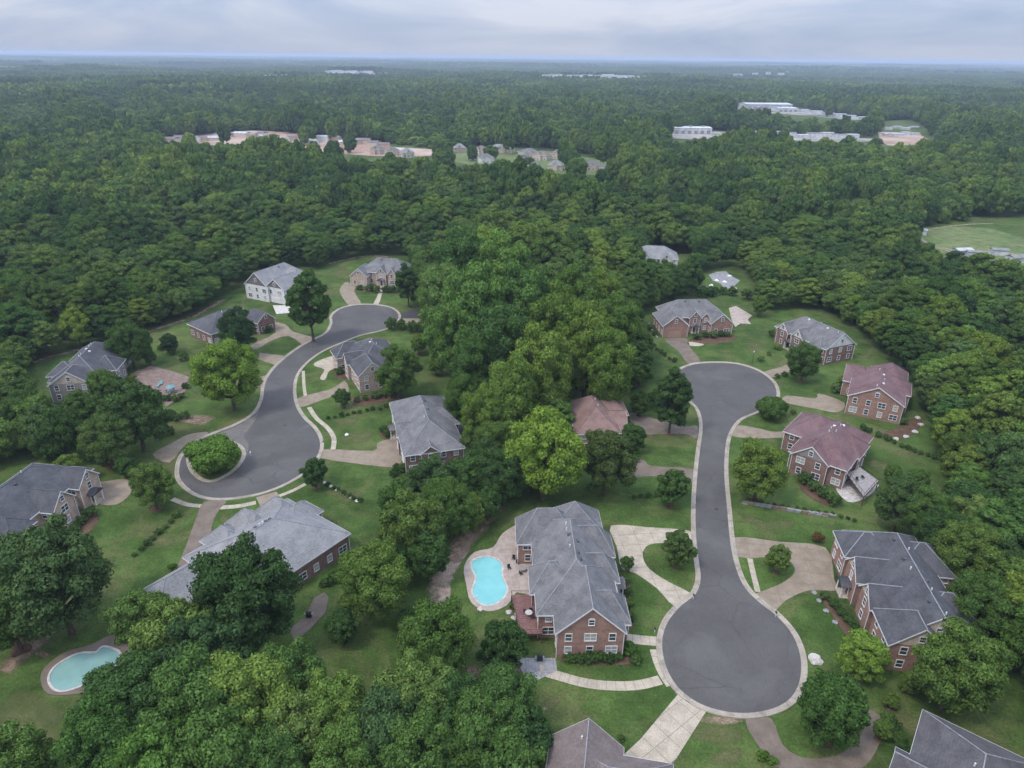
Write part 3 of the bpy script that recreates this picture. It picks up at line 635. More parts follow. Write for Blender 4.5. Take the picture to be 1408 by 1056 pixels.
def house(name, label, O, ang, wings, wall='brick', roof='roof_grey', gable=None, win='', garage=(), doors=(), chimneys=(), vents=0, cap='ridge', group=None, storeys=2, gmat=None, vent_m='vent_metal', extra_win=()):
    """wings: (x0,y0,x1,y1,eave,ridge_z,axis,end0,end1)"""
    if not group: O = resurvey(*O)
    root = empty(name, (O[0], O[1], 0), R(ang)); tag(root, label, 'house', group)
    if not group: HS.append((O[0], O[1]))
    rots = Matrix.Rotation(R(ang), 3, 'Z'); camo = rots.transposed() @ (Vector((0, 0, CAMZ)) - Vector((O[0], O[1], 0)))
    for x0, y0, x1, y1, *_ in wings:
        FOOT.append([tuple((rots @ Vector((x, y, 0)) + Vector((O[0], O[1], 0)))[:2]) for x, y in ((x0-1, y0-1), (x1+1, y0-1), (x1+1, y1+1), (x0-1, y1+1))])
    nv = 0
    for wi, wg in enumerate(wings):
        x0, y0, x1, y1, eave, rz, axis, e0, e1 = wg[:9]
        hw = (y1-y0)/2 if axis == 'x' else (x1-x0)/2; pitch = (rz-eave)/hw
        wall_wing(root, x0, y0, x1, y1, eave, pitch, axis, e0, e1, wall, (gmat or wall))
        ro, rz2, rr, P = roof_wing(root, x0, y0, x1, y1, eave, pitch, axis, e0, e1, roof, cap)
        if wi == 0:
            for i in range(vents):                              # vents and pipes along the ridge
                t = (i + .5)/vents; a = rr[0][0] + (rr[1][0]-rr[0][0])*t; b = rr[0][1] + rnd.choice((-1, 1))*rnd.uniform(.5, 1.1)
                z = rz2 - abs(b-rr[0][1])*pitch; p = P(a, b, z)
                if rnd.random() < .5: MB().box(p[0]-.3, p[1]-.3, p[2]-.25, p[0]+.3, p[1]+.3, p[2]+.22).build('roof_vent', M[vent_m], root)
                else: MB().bar((p[0], p[1], p[2]-.3), (p[0], p[1], p[2]+.55), .13, .11, 7).build('vent_pipe', M['vent_white'], root)
        def clear(face, u, z):
            px_, py_ = {'s': (x0+u, y0-.35), 'n': (x1-u, y1+.35), 'e': (x1+.35, y0+u), 'w': (x0-.35, y1-u)}[face]
            for k, w2 in enumerate(wings):
                if k != wi and w2[0]-.2 < px_ < w2[2]+.2 and w2[1]-.2 < py_ < w2[3]+.2: return False
            return True
        for face, nrm, ln, ref in (('s', (0,-1), x1-x0, (0,y0)), ('n', (0,1), x1-x0, (0,y1)), ('e', (1,0), y1-y0, (x1,0)), ('w', (-1,0), y1-y0, (x0,0))):
            if nrm[0]*(camo.x-ref[0]) + nrm[1]*(camo.y-ref[1]) <= 0: continue
            n = max(1, int(ln / 3.3))
            for st in range(storeys):
                zc_ = 1.75 + st*2.95
                if zc_ + .9 > eave: continue
                for i in range(n):
                    u = ln*(i+.5)/n
                    if not clear(face, u, zc_): continue
                    if any(g[0] == wi and g[1] == face and abs(g[2]-u) < 3.6 and st == 0 for g in garage): continue
                    if any(g[0] == wi and g[1] == face and abs(g[2]-u) < 1.7 and st == 0 for g in doors): continue
                    wd, h = ((1.9, 1.55) if (i + st + wi) % 3 == 0 else (1.05, 1.55))
                    fm, p1, p2 = window_mesh(wd, h, 'arch' if (st == 1 and (i+wi) % 4 == 1 and zc_+1.9 < eave) else 'flat'); pm = p2 if rnd.random() < .33 else p1
                    o = place(link_mesh('window', fm), root, wg, face, u, zc_); link_mesh('pane', pm, o)
            isg = (axis == 'x' and ((face == 'w' and e0 == 'g') or (face == 'e' and e1 == 'g'))) or (axis == 'y' and ((face == 's' and e0 == 'g') or (face == 'n' and e1 == 'g')))
            if isg and rz - eave > 2.2:
                fm, pm, _ = window_mesh(0.9, 1.15, 'arch'); u = ln/2
                o = place(link_mesh('window', fm), root, wg, face, u, eave + (rz-eave)*.36); link_mesh('pane', pm, o)
                o.location += Vector((nrm[0]*.07, nrm[1]*.07, 0))
        # downspouts on the two camera-side corners
        cs = sorted(((camo.xy - Vector((x, y))).length, x, y) for x, y in ((x0, y0), (x1, y0), (x1, y1), (x0, y1)))[:2]
        for _, x, y in cs:
            inside = any(k != wi and w2[0]+.1 < x < w2[2]-.1 and w2[1]+.1 < y < w2[3]-.1 for k, w2 in enumerate(wings))
            if not inside:
                sx = -.1 if x == x0 else .1; sy = -.1 if y == y0 else .1
                kk = round(eave, 1)
                if kk not in ds_cache: ds_cache[kk] = MB().box(-.06, -.06, 0.05, .06, .06, eave-.25).mesh('downspout', M['trim'])
                link_mesh('downspout', ds_cache[kk], root, (x+sx, y+sy, 0))
    for wi, face, u, mt in garage: place(link_mesh('garage_door', garage_mesh(mt)), root, wings[wi], face, u, 0)
    for wi, face, u in doors:
        d = place(MB().box(-.55, -.05, 0, .55, .03, 2.25).build('door', M['door_wood']), root, wings[wi], face, u, 0.1)
        f = MB().box(-.8, -.09, 0, -.551, .02, 2.5).box(.551, -.09, 0, .8, .02, 2.5).box(-.8, -.09, 2.251, .8, .02, 2.6)
        f.build('door_frame', M['trim'], d)
        pc = place(MB().box(-1.5, -1.7, -.1, 1.5, -.02, .14).build('porch', M['concrete']), root, wings[wi], face, u, 0)
        for x in (-1.25, 1.25): MB().bar((x, -1.5, .14), (x, -1.5, 2.75), .13, .11, 8).build('column', M['trim'], pc)
        pr = MB(); pr.box(-1.6, -1.8, 2.751, 1.6, -.02, 2.95)
        for s_ in (-1, 1): pr.poly([(s_*1.75, -1.95, 2.96), (s_*1.75, -.02, 2.96), (0, -.02, 3.85), (0, -1.95, 3.85)])
        pr.poly([(-1.6, -1.8, 2.95), (1.6, -1.8, 2.95), (0, -1.8, 3.78)]); pr.build('porch_roof', M[roof], pc)
    for x, y, z1 in chimneys:
        c = MB().box(x-.75, y-.5, 0, x+.75, y+.5, z1).build('chimney', M[wall], root)
        MB().box(x-.85, y-.6, z1+.001, x+.85, y+.6, z1+.18).build('chimney_cap', M['ridge'], c)
    return root
h = 'house'
house('brick_house', 'long brick house with grey shingle roof between the kidney-shaped pool and the street', (8.0, 87.1), 1.5,
      [(-2.7,4.5,11.6,31,6.2,11.9,'y','h','h'), (0.3,0,11.7,16,6.2,11.6,'y','g','h'), (-5.7,24.4,6,32.2,6.2,11.3,'x','h','h'), (3,2.4,12.9,8.4,6.2,10.2,'x','h','h'), (3,13,12.7,18.4,6.2,10.0,'x','h','h'), (3,20.4,13.0,26.4,6.2,10.6,'x','h','h'), (0.8,27,11.6,34.6,6.2,11.2,'y','h','h'), (-3.6,10,4,16.5,6.2,10.2,'x','h','h')],
      vents=7, doors=[(4,'e',2.4)], chimneys=[])
house('brick_house', 'long dark-roofed brick house with cream gable and stepped front beside the broad tan driveway', (64.5, 85.3), 81.8,
      [(2,-14.5,31,-1.2,6.2,11.4,'x','g','h'), (0,-9.2,8,0,6.2,10.2,'x','g','h'), (23,-8,30.5,.8,6.2,9.2,'y','h','h'), (15.5,-8,21.5,.9,6.2,9.2,'y','h','g'), (8.5,-8,14,.6,6.2,9.0,'y','h','g'), (7,-17,14.5,-8,6.0,9.2,'y','h','h'), (20,-18,29,-8,6.0,9.6,'y','h','h')],
      roof='roof_dark', cap='ridge', gmat='siding_cream', vents=8, vent_m='vent_metal', doors=[(3,'n',3)], chimneys=[(15.5,-16.6,6.5)])
house('brick_house', 'maroon-roofed brick house with the raised grey deck', (70.4, 148.0), -40.2,
      [(0,0,13.3,21,6.2,11,'y','h','h'), (-5,9.5,7,23,6.0,10,'x','h','h'), (0.8,-.9,9.2,8,6.2,9.6,'y','g','h'), (6,8,13.9,16,6.2,9.4,'x','h','h')], wall='brick_dark', roof='roof_red', cap='ridge_red', gmat='siding_grey', vents=6, vent_m='vent_white')
house('brick_house', 'maroon-roofed brick house with one broad gable at the wood edge', (99.0, 179.7), -28.4,
      [(0,0,14.2,23,6.2,10.3,'y','g','h'), (6,9,15.6,18,6.2,9.3,'x','h','h'), (-2.4,13,6,22,5.4,8.8,'x','g','h'), (5,14,14.5,27,6.2,10,'y','h','h')], wall='brick', roof='roof_red', cap='ridge_red', vents=5, vent_m='vent_white', garage=[(2,'w',4.5,'white_wall')])
house('brick_house', 'grey-roofed brick house with white gable trim and wide hip at the wood edge', (97.2, 236.5), -66.5,
      [(0,0,24,13,6.2,11,'x','h','g'), (2,-1.2,7,6,6.2,9.0,'y','g','h'), (9.5,-1.5,14.5,6,6.2,9.2,'y','g','h'), (17,-1,22,6,5.8,8.4,'y','h','h')], wall='brick_dark', gmat='white_wall', vents=4, vent_m='vent_white', doors=[(0,'s',8)])
house('brick_house', 'red brick house with grey roof and double garage gable facing the round turning circle', (56.5, 238.7), 4.8,
      [(2,6,25,18,6.2,10.8,'x','h','h'), (-.3,0,9,14,5.0,8.7,'y','g','h'), (18.5,1,26.5,14,5.2,8.6,'y','g','h'), (11.2,4.6,15.2,10,6.4,8.8,'y','g','h'), (16.2,5,18.6,9,6.4,7.8,'y','g','h')], garage=[(1,'s',4.6,'garage_tan')], doors=[(3,'s',2)], vents=2, gmat='brick')
house('hidden_house', 'grey-roofed house half hidden behind trees above the brick garage house', (58.5, 330.0), -8,
      [(0,0,22,13,6.2,10.6,'x','h','h'), (3,-2,9,6,6.2,9.4,'y','g','h'), (14,-2,19,6,6.2,9,'y','g','h')], wall='white_wall', roof='roof_pale', vents=2)
house('brick_house', 'rust-roofed house behind the bright tall tree in the middle', (17.0, 158.0), 4,
      [(0,-2,11.5,16,6.0,10.6,'y','h','h'), (5,8,15.6,17,6.0,9.6,'x','h','h'), (6,1,14,8.6,5.6,8.6,'x','h','g')], wall='brick', roof='roof_rust', cap='ridge_red', vents=2, vent_m='vent_white')
house('brick_house', 'square grey-roofed house with dark brick gable and rear terrace', (-26.1, 144.0), 106.2,
      [(0,-14.6,29,0,6.2,10.9,'x','h','h'), (-.5,-8.5,6,-4,6.2,8.0,'x','g','h'), (13,-16,20,-6,6.2,9.2,'y','h','h'), (10,-6,15,.5,6.2,8.4,'y','h','g')], wall='brick_dark', vents=3, doors=[(0,'n',9)], garage=[(0,'n',24,'white_wall')])
house('cream_house', 'dark-roofed cream house with brick base beside the winding street', (-47.5, 190.7), 116.7,
      [(3,-16,23,-1,6.2,10.8,'x','h','h'), (-1.5,-8.6,10,0,6.2,9.9,'x','g','h'), (17,-8,24,2.5,5.6,8.8,'y','h','h'), (9,-7,13.5,1,6.4,8.8,'y','h','g')], wall='brick_tan', roof='roof_dark', cap='ridge', gmat='siding_cream', vents=3, vent_m='vent_white')
house('brick_house', 'brick house with oval windows and three pale gables at the end of the winding street', (-73.3, 298.2), -11,
      [(3,4,25,17,6.2,10.9,'x','h','h'), (0,0,7.6,13,5.0,8.2,'y','g','h'), (11.6,2.6,15.8,9,6.2,8.9,'y','g','h'), (17,3,20.2,9,6.2,8.2,'y','g','h'), (22,5,27.5,15,5.2,8,'y','h','h')], wall='brick_tan', vents=2, doors=[(2,'s',2.1)], garage=[])
house('white_house', 'white-walled house with pale grey roof and dark shingled gable', (-113.6, 279.2), -25.8,
      [(0,0,12.5,24,6.8,12.2,'y','g','h'), (11,.8,20.5,17,6.8,10.4,'y','g','h'), (5,12,18,22,6.8,11,'x','h','h')], wall='white_wall', roof='roof_pale', cap='ridge', gmat='shake_dark', vents=2, garage=[(1,'s',4.5,'trim')])
house('brick_house', 'low dark-roofed brick house behind the loose dark tree', (-106.9, 225.7), 51,
      [(0,0,22,16,5.0,9.2,'x','h','h'), (17,-2.5,24,8,5.0,8.0,'y','g','h')], wall='brick_dark', roof='roof_dark', cap='ridge_dark', vents=3)
house('grey_house', 'dark-roofed house with white bargeboards and grey siding by the brick terrace', (-136.6, 180.8), 10,
      [(-1,3,13,29,6.0,10.6,'y','h','h'), (0,0,11.4,10,6.0,10.0,'y','g','h'), (-3.5,8,4,15,5.8,8.6,'x','h','h'), (8,10,15,18,5.8,8.8,'x','h','h')], wall='siding_grey', roof='roof_dark', cap='ridge', vents=6, vent_m='vent_white', gmat='siding_cream')
house('brick_house', 'tan brick house with very dark blue roof cut by the left edge', (-102.4, 111.6), 83,
      [(-7,0,25,15,6.2,10.8,'x','h','h'), (17.5,-2.6,23.5,6,6.2,9.0,'y','g','h'), (8.5,-3.4,14.5,6,6.2,9.2,'y','g','h'), (-1,-1.6,5,6,6,8.6,'y','h','h')], wall='brick_tan', roof='roof_dark', cap='ridge_dark', vents=4, doors=[(1,'s',3)])
house('brick_house', 'pale grey-roofed brick house below the planted island behind a big dark tree', (-42.8, 102.4), 54.2,
      [(-9,0,15.2,20,5.0,10.2,'x','h','h'), (-21,9,-3,18.6,4.2,7.6,'x','h','h'), (-4,14,2,22.4,5,7.8,'y','h','h'), (2.5,14,8,23.4,5,8,'y','h','h'), (9,14,14.6,22.0,5,8,'y','h','h'), (10,11,17.2,16.5,5,7.6,'x','h','h')], wall='brick_dark', roof='roof_pale', cap='ridge', vents=5)
house('brick_house', 'brown-roofed house at the foot of the wide scored driveway', (6.4, 65.9), -10.2,
      [(0,-15,9.6,1.2,6.2,10.6,'y','h','g'), (3,-10,16.5,-.2,6.2,10.2,'x','h','h'), (9,-16,17.5,-6,5.6,8.6,'y','h','h')], roof='roof_brown', cap='ridge', vents=2)
house('brick_house', 'grey-brown-roofed house beside the dark curving driveway and the wood', (56.5, 64.0), 52,
      [(-14,-15,10.2,-.4,6.2,10.8,'x','h','h'), (-6,-8,1,1.6,6.0,8.8,'y','h','g')], roof='roof_char', cap='ridge', vents=2, vent_m='vent_white')

# ------------------------------------------------------------------ decks, furniture, small things
def raised_deck(pl, z, mat, label, posts=True):
    pts = ccw(px2(pl, z)); o0 = pts[0]; t = empty('raised_deck', (o0.x, o0.y, 0)); tag(t, label, 'deck')
    loc = [p - o0 for p in pts]
    u = (loc[1] - loc[0]).normalized(); v = Vector((-u.y, u.x)); vs = [p.dot(v) for p in loc]
    n = int((max(vs) - min(vs)) / 0.45); st = (max(vs) - min(vs)) / n
    for i in range(n):
        q = clip(loc, v*(min(vs)+i*st+.015), v); q = clip(q, v*(min(vs)+(i+1)*st-.015), -v) if q else q
        if len(q) > 2 and abs(area(q)) > .05: sheet('plank', q, z, M[mat], skirt=0.08, parent=t)
    rim = offset(loc, 0.03); MB().ring(rim, z - .45, z - .02).build('rim_board', M['wood_dark'], t)
    for i in range(len(loc)):
        p, q = loc[i], loc[(i+1) % len(loc)]
        MB().bar((p.x*.97, p.y*.97, -.1), (p.x*.97, p.y*.97, z - .1), .12).build('post', M['wood_dark'], t)
        r_ = MB(); r_.bar((p.x, p.y, z+1.0), (q.x, q.y, z+1.0), .05); k = max(2, int((q-p).length / 1.4))
        for j in range(k+1):
            w_ = p.lerp(q, j/k); r_.bar((w_.x, w_.y, z-.05), (w_.x, w_.y, z+1.0), .035, k=4)
        r_.build('railing', M['wood_dark'], t)
    return t
raised_deck([(703,818),(743,818),(746,871),(716,872)], 2.4, 'deck_red', 'raised maroon timber deck beside the long grey-roofed house')
raised_deck([(1165,652),(1182,642),(1208,661),(1188,683)], 2.8, 'deck_grey', 'weathered grey raised deck behind the maroon-roofed house')
def table(px, py, z=0.12, mat='flagstone', r=.75, name='garden_table', label='', pz=None, para=None):
    p = G(px, py, z); t = empty(name, p); tag(t, label, 'table')
    m = MB(); k = 10
    m.poly([(r*math.cos(2*math.pi*i/k), r*math.sin(2*math.pi*i/k), .74) for i in range(k)]); m.ring([(r*math.cos(2*math.pi*i/k), r*math.sin(2*math.pi*i/k)) for i in range(k)], .68, .74)
    m.build('table_top', M[mat], t); MB().bar((0, 0, 0), (0, 0, .68), .07).build('leg', M['dark_metal'], t)
    return t
def parasol(px, py, z, label):
    t = empty('parasol', G(px, py, z)); tag(t, label, 'parasol'); k = 8; m = MB()
    for i in range(k):
        a0, a1 = 2*math.pi*i/k, 2*math.pi*(i+1)/k; m.poly([(1.5*math.cos(a0), 1.5*math.sin(a0), 2.1), (1.5*math.cos(a1), 1.5*math.sin(a1), 2.1), (0, 0, 2.75)])
    m.build('canopy', M['teal_cloth'], t); MB().bar((0, 0, 0), (0, 0, 2.8), .04).build('pole', M['dark_metal'], t)
chair_meshes = {}
def chair(px, py, z, rz, label, group, mat='dark_metal'):
    t = empty('garden_chair', G(px, py, z), rz); tag(t, label, 'chair', group)
    if mat not in chair_meshes:
        leg = MB().box(-.03, -.03, 0, .03, .03, .42).mesh('leg', M['dark_metal'])
        chair_meshes[mat] = (MB().box(-.3, -.3, .42, .3, .3, .5).mesh('seat', M[mat]), MB().box(-.3, .22, .5, .3, .3, 1.0).mesh('backrest', M[mat]), leg)
    s_, b_, l_ = chair_meshes[mat]; link_mesh('seat', s_, t); link_mesh('backrest', b_, t)
    for x in (-.26, .26):
        for y in (-.26, .26): link_mesh('leg', l_, t, (x, y, 0))
def lounger(px, py, z, rz, label, group, mat='teal_cloth'):
    t = empty('sun_lounger', G(px, py, z), rz); tag(t, label, 'sun lounger', group)
    MB().box(-.33, -.95, .28, .33, .4, .38).build('seat', M[mat], t)
    m = MB(); m.v = [(-.33,.4,.3),(.33,.4,.3),(.33,1.0,.8),(-.33,1.0,.8),(-.33,.4,.38),(.33,.4,.38),(.33,.95,.88),(-.33,.95,.88)]; m.f = [(0,3,2,1),(4,5,6,7),(0,1,5,4),(1,2,6,5),(2,3,7,6),(3,0,4,7)]
    m.build('backrest', M[mat], t)
    for x in (-.28, .28):
        for y in (-.85, .3): MB().box(x-.03, y-.03, 0, x+.03, y+.03, .28).build('leg', M['dark_metal'], t)
table(236, 540, label='round garden table under the parasol on the brick terrace'); parasol(236, 540, .12, 'teal parasol open over the brick terrace')
for i in range(4):
    a = 2*math.pi*i/4; p = G(236, 540, .12); q = proj((p.x+1.25*math.cos(a), p.y+1.25*math.sin(a), .12)); chair(q[0], q[1], .12, a-math.pi/2, 'garden chair with teal cushion at the table on the brick terrace', 'chairs round the brick terrace table', 'teal_cloth')
lounger(218, 531, .12, .2, 'teal sun lounger on the brick terrace', 'sun loungers on the brick terrace'); lounger(222, 528, .12, .4, 'teal sun lounger on the brick terrace', 'sun loungers on the brick terrace')
for i, (x, y, r_) in enumerate([(700,782,.4),(706,769,-.3),(712,775,1.2),(716,790,2.0)]): chair(x, y, .14, r_, 'dark garden chair on the pale pool deck', 'chairs on the pale pool deck')
table(719, 785, .14, label='small round table on the pale pool deck')
table(727, 846, 2.42, 'pale_stone', .7, label='white round table on the raised maroon deck')
for i, (x, y, r_) in enumerate([(722,842,1.5),(732,850,-1.5),(730,840,3)]): chair(x, y, 2.42, r_, 'dark garden chair at the white table on the raised maroon deck', 'chairs on the raised maroon deck')
for i, (x, y, r_) in enumerate([(646,628,.2),(652,612,1),(640,640,2.2),(649,600,0)]): chair(x, y, .12, r_, 'dark garden chair on the grey rear terrace', 'chairs on the grey rear terrace')
table(646, 617, label='round stone table on the grey rear terrace')
lounger(645, 590, .12, 1.2, 'dark sun lounger on the grey rear terrace', 'sun loungers on the grey rear terrace', 'dark_metal')
chair(1178, 661, 2.82, 0, 'dark chair on the weathered grey deck', 'chairs on the weathered grey deck'); chair(1186, 658, 2.82, 2, 'dark chair on the weathered grey deck', 'chairs on the weathered grey deck')
def grill(px, py, z, label):
    t = empty('barbecue_grill', G(px, py, z)); tag(t, label, 'grill')
    MB().box(-.5, -.3, .1, .5, .3, .85).build('cabinet', M['dark_metal'], t)
    m = MB(); m.v = [(-.5,-.3,.86),(.5,-.3,.86),(.5,.3,.86),(-.5,.3,.86),(-.5,-.12,1.2),(.5,-.12,1.2),(.5,.2,1.2),(-.5,.2,1.2)]; m.f = [(0,1,5,4),(1,2,6,5),(2,3,7,6),(3,0,4,7),(4,5,6,7)]; m.build('hood', M['dark_metal'], t)
    for x in (-.8, .5): MB().box(x, -.25, .8, x+.3, .25, .84).build('side_shelf', M['flagstone'], t)
grill(425, 848, .1, 'black barbecue grill on the small terrace behind the pale-roofed house'); grill(742, 908, .05, 'black barbecue grill under the raised maroon deck')
def rock(px, py, s, name, label, mat='pale_stone', group=None, sq=.6, cat='stone', z=0.0):
    bm = bmesh.new(); bmesh.ops.create_icosphere(bm, subdivisions=2, radius=s)
    r_ = random.Random(int(px*31+py))
    for v in bm.verts: v.co *= r_.uniform(.78, 1.15); v.co.z = max(v.co.z, -.25*s)*sq
    me = bpy.data.meshes.new(name); bm.to_mesh(me); bm.free(); me.materials.append(M[mat])
    p = G(px, py, z); return tag(link_mesh(name, me, None, (p.x, p.y, z + .12*s)), label, cat, group)
rock(1121, 908, 1.25, 'boulder', 'big white boulder on the lawn beside the near turning circle', 'pale_stone')
rock(477, 598, .6, 'boulder', 'small white boulder in the middle of the lawn', 'trim')
for x, y in [(446,664),(455,669),(464,674),(473,679),(482,684),(491,689)]: rock(x, y, .5, 'edging_stone', 'edging stone along the dark bed across the lawn', 'pale_stone', 'stones edging the lawn bed')
for x, y in [(660,838),(700,842),(706,850),(712,845)]: rock(x, y, .6, 'deck_stone', 'boulder at the edge of the pale pool deck', 'pale_stone', 'boulders by the pool deck')
for x, y in [(1262,575),(1266,584),(1258,594),(1246,601),(1232,604)]: rock(x, y, .8, 'bed_stone', 'stone edging the bed behind the broad-gabled maroon house', 'pale_stone', 'stones of the curved bed')
for x, y in [(1120,815),(1126,826),(1136,840),(1148,856)]: rock(x, y, .55, 'border_stone', 'stone edging the bed before the long dark-roofed house', 'flagstone', 'stones of the front bed')
for x, y in [(978,393),(985,386),(1010,397),(1003,380),(996,388)]: rock(x, y, 1.1, 'yard_stone', 'white stone block lying in the grey paved yard', 'trim', 'white blocks in the paved yard')
# low stone retaining wall, stone by stone
def stone_wall(pl, label):
    l = px2(pl); t = empty('retaining_wall', (l[0].x, l[0].y, 0)); tag(t, label, 'wall')
    for a, b in zip(l, l[1:]):
        d = (b - a); n = max(1, int(d.length / 1.3)); ang = math.atan2(d.y, d.x)
        for i in range(n):
            p = a + d*((i+.5)/n) - l[0]; L_ = d.length/n*.47
            for row in range(2):
                o = MB().box(-L_, -.3, 0, L_, .3, .34).build('stone', M[rnd.choice(['flagstone', 'brick_paver', 'aggregate', 'flagstone'])], t, (p.x + (.2 if row else 0)*d.x/d.length, p.y + rnd.uniform(-.06, .06), row*.35))
                o.rotation_euler = (0, rnd.uniform(-.02, .02), ang + rnd.uniform(-.04, .04)); o.scale = (1, rnd.uniform(.8, 1.1), rnd.uniform(.9, 1.0))
stone_wall([(1020,692),(1060,698),(1100,705),(1148,711)], 'low dry stone wall dividing the lawns beside the straight street')
stone_wall([(892,446),(897,456),(904,466)], 'short stone wall beside the double-garage brick house')
for x, y, lb in [(953,824,'forked concrete driveway'),(1066,848,'broad tan driveway'),(900,870,'front walk of the long grey-roofed house'),(445,612,'driveway of the square grey-roofed house'),(345,627,'planted island')]:
    p = G(x, y); t = empty('mailbox', p); tag(t, 'small post mailbox at the kerb by the ' + lb, 'mailbox')
    MB().bar((0,0,0), (0,0,1.0), .06, k=4).build('post', M['trim'], t); MB().box(-.12, -.25, 1.0, .12, .25, 1.25).build('box', M['trim' if x == 345 else 'dark_metal'], t)
for x, y, lb in [(995,530,'far round turning circle'),(392,585,'winding street'),(985,700,'straight street')]:
    p = G(x, y, .064); k = 14; m = MB(); m.poly([(.45*math.cos(2*math.pi*i/k), .45*math.sin(2*math.pi*i/k), .008) for i in range(k)]); m.ring([(.45*math.cos(2*math.pi*i/k), .45*math.sin(2*math.pi*i/k)) for i in range(k)], 0, .008)
    tag(m.build('manhole_cover', M['dark_metal'], None, p), 'round dark manhole cover in the asphalt of the ' + lb, 'manhole')
def pole(px, py, hh, label):
    t = empty('lamp_post', G(px, py)); tag(t, label, 'lamp post')
    MB().bar((0,0,0), (0,0,hh), .09, .06, 6).build('pole', M['dark_metal'], t); MB().bar((0,0,hh), (0,0,hh+.5), .12, .2, 6).build('lantern', M['trim'], t)
pole(1034, 500, 4.2, 'slim lamp post beside the far round turning circle')

# ------------------------------------------------------------------ far buildings, field, lots
def lot(name, pl, mat, label, z=0.35, cat='lot', n=2):
    return tag(sheet(name, smooth(px2(pl, z if z > 5 else 0), n), z, M[mat]), label, cat, kind='structure')
lot('field', [(1244,322),(1275,308),(1330,304),(1408,300),(1520,296),(1540,372),(1430,372),(1370,360),(1310,352),(1265,338)], 'meadow', 'open pale green meadow beyond the right-hand wood', 0.02, 'meadow')
strip_patch('dirt_path', px2([(1246,322),(1262,326),(1275,334),(1300,344),(1340,354),(1400,366),(1440,372)]), 3.2, .06, 'sand', 'pale dirt track along the near side of the meadow', 'path')
strip_patch('dirt_path', px2([(1258,325),(1272,317),(1300,312),(1340,308),(1420,306)]), 2.6, .055, 'sand', 'pale dirt track along the far side of the meadow', 'path')
strip_patch('dirt_path', px2([(1290,340),(1330,346),(1375,346),(1420,356)]), 4, .05, 'sand', 'short branch of the dirt track in the meadow', 'path')
def shed(name, px, py, wd, dp, hh, ang, label, group=None, wm_='warehouse_white', rm='warehouse_roof', cat='building', pitch=.06, z0=0.0):
    """low building: walls with a door strip, shallow roof with eaves, roof units"""
    p = G(px, py, z0); t = empty(name, (p.x, p.y, z0), R(ang)); tag(t, label, cat, group)
    MB().box(-wd/2, -dp/2, -1, wd/2, dp/2, hh).build('wall', M[wm_], t)
    m = MB(); r_ = hh + dp/2*pitch; e_ = max(.4, wd*.01)
    m.poly([(-wd/2-e_, -dp/2-e_, hh), (wd/2+e_, -dp/2-e_, hh), (wd/2+e_, 0, r_), (-wd/2-e_, 0, r_)]); m.poly([(wd/2+e_, dp/2+e_, hh), (-wd/2-e_, dp/2+e_, hh), (-wd/2-e_, 0, r_), (wd/2+e_, 0, r_)])
    for s_ in (-1, 1): m.poly([(s_*wd/2, -dp/2, hh), (s_*wd/2, dp/2, hh), (s_*wd/2, 0, r_)])
    m.build('roof', M[rm], t)
    return t
def bay(t, wd, dp, hh, n):
    for i in range(n):
        x = -wd/2 + wd*(i+.5)/n; MB().box(x-wd/n*.28, -dp/2-.15, .2, x+wd/n*.28, -dp/2+.05, hh*.6).build('loading_door', M['siding_grey'], t)
    for i in range(max(1, n//2)):
        x = -wd/2 + wd*(i+.5)/max(1, n//2); MB().box(x-2, -3, hh, x+2, 1, hh+2.2).build('roof_unit', M['flagstone'], t)
for x, y, wd in [(1322,350,9),(1338,353,7),(1372,350,8),(1398,360,10),(1262,322,8)]:
    shed('field_shed', x, y, wd, wd*.6, 3.0, rnd.uniform(-20, 10), 'small pale shed beside the dirt track of the meadow', 'sheds along the meadow track', cat='shed', rm=rnd.choice(['roof_pale', 'warehouse_roof']), pitch=.3)
lot('clearing', [(925,184),(985,181),(1060,184),(1120,188),(1180,190),(1205,192),(1180,196),(1100,194),(1020,190),(960,192),(920,190)], 'lot_pale', 'pale yard of the near warehouses')
lot('clearing', [(1010,149),(1050,146),(1100,150),(1160,158),(1200,164),(1190,168),(1120,160),(1060,156)], 'lot_pale', 'pale yard of the big far warehouse')
lot('clearing', [(1210,168),(1254,166),(1266,186),(1285,199),(1220,200),(1208,186)], 'red_clay', 'reddish bare building lot in the forest')
lot('clearing', [(215,194),(270,186),(345,180),(420,184),(490,194),(545,203),(600,206),(600,214),(540,216),(470,212),(380,206),(300,200),(230,200)], 'red_clay', 'reddish construction site cut into the forest')
lot('clearing', [(610,208),(660,203),(740,206),(800,216),(850,226),(845,240),(760,240),(680,232),(620,222)], 'meadow', 'mown clearing of the small subdivision in the forest')
t = shed('warehouse', 948, 183, 54, 30, 8, 3, 'long white warehouse at the left end of the near yard', cat='warehouse'); bay(t, 54, 30, 8, 6)
t = shed('warehouse', 1050, 150, 96, 60, 11, 3, 'big white far warehouse standing alone above the trees', cat='warehouse'); bay(t, 96, 60, 11, 8)
t = shed('warehouse', 1078, 153, 40, 40, 7, 3, 'lower white annex beside the big far warehouse', cat='warehouse'); bay(t, 40, 40, 7, 4)
for i in range(11):
    x = 1000 + i*17; shed('storage_shed', x, 186 + .4*i + rnd.uniform(-1.5, 1.5), rnd.uniform(14, 24), rnd.uniform(10, 16), rnd.uniform(4, 6.5), rnd.uniform(-8, 8), 'low pale shed in the row of the near warehouse yard', 'sheds of the near yard', cat='shed', rm=rnd.choice(['warehouse_roof', 'roof_pale']))
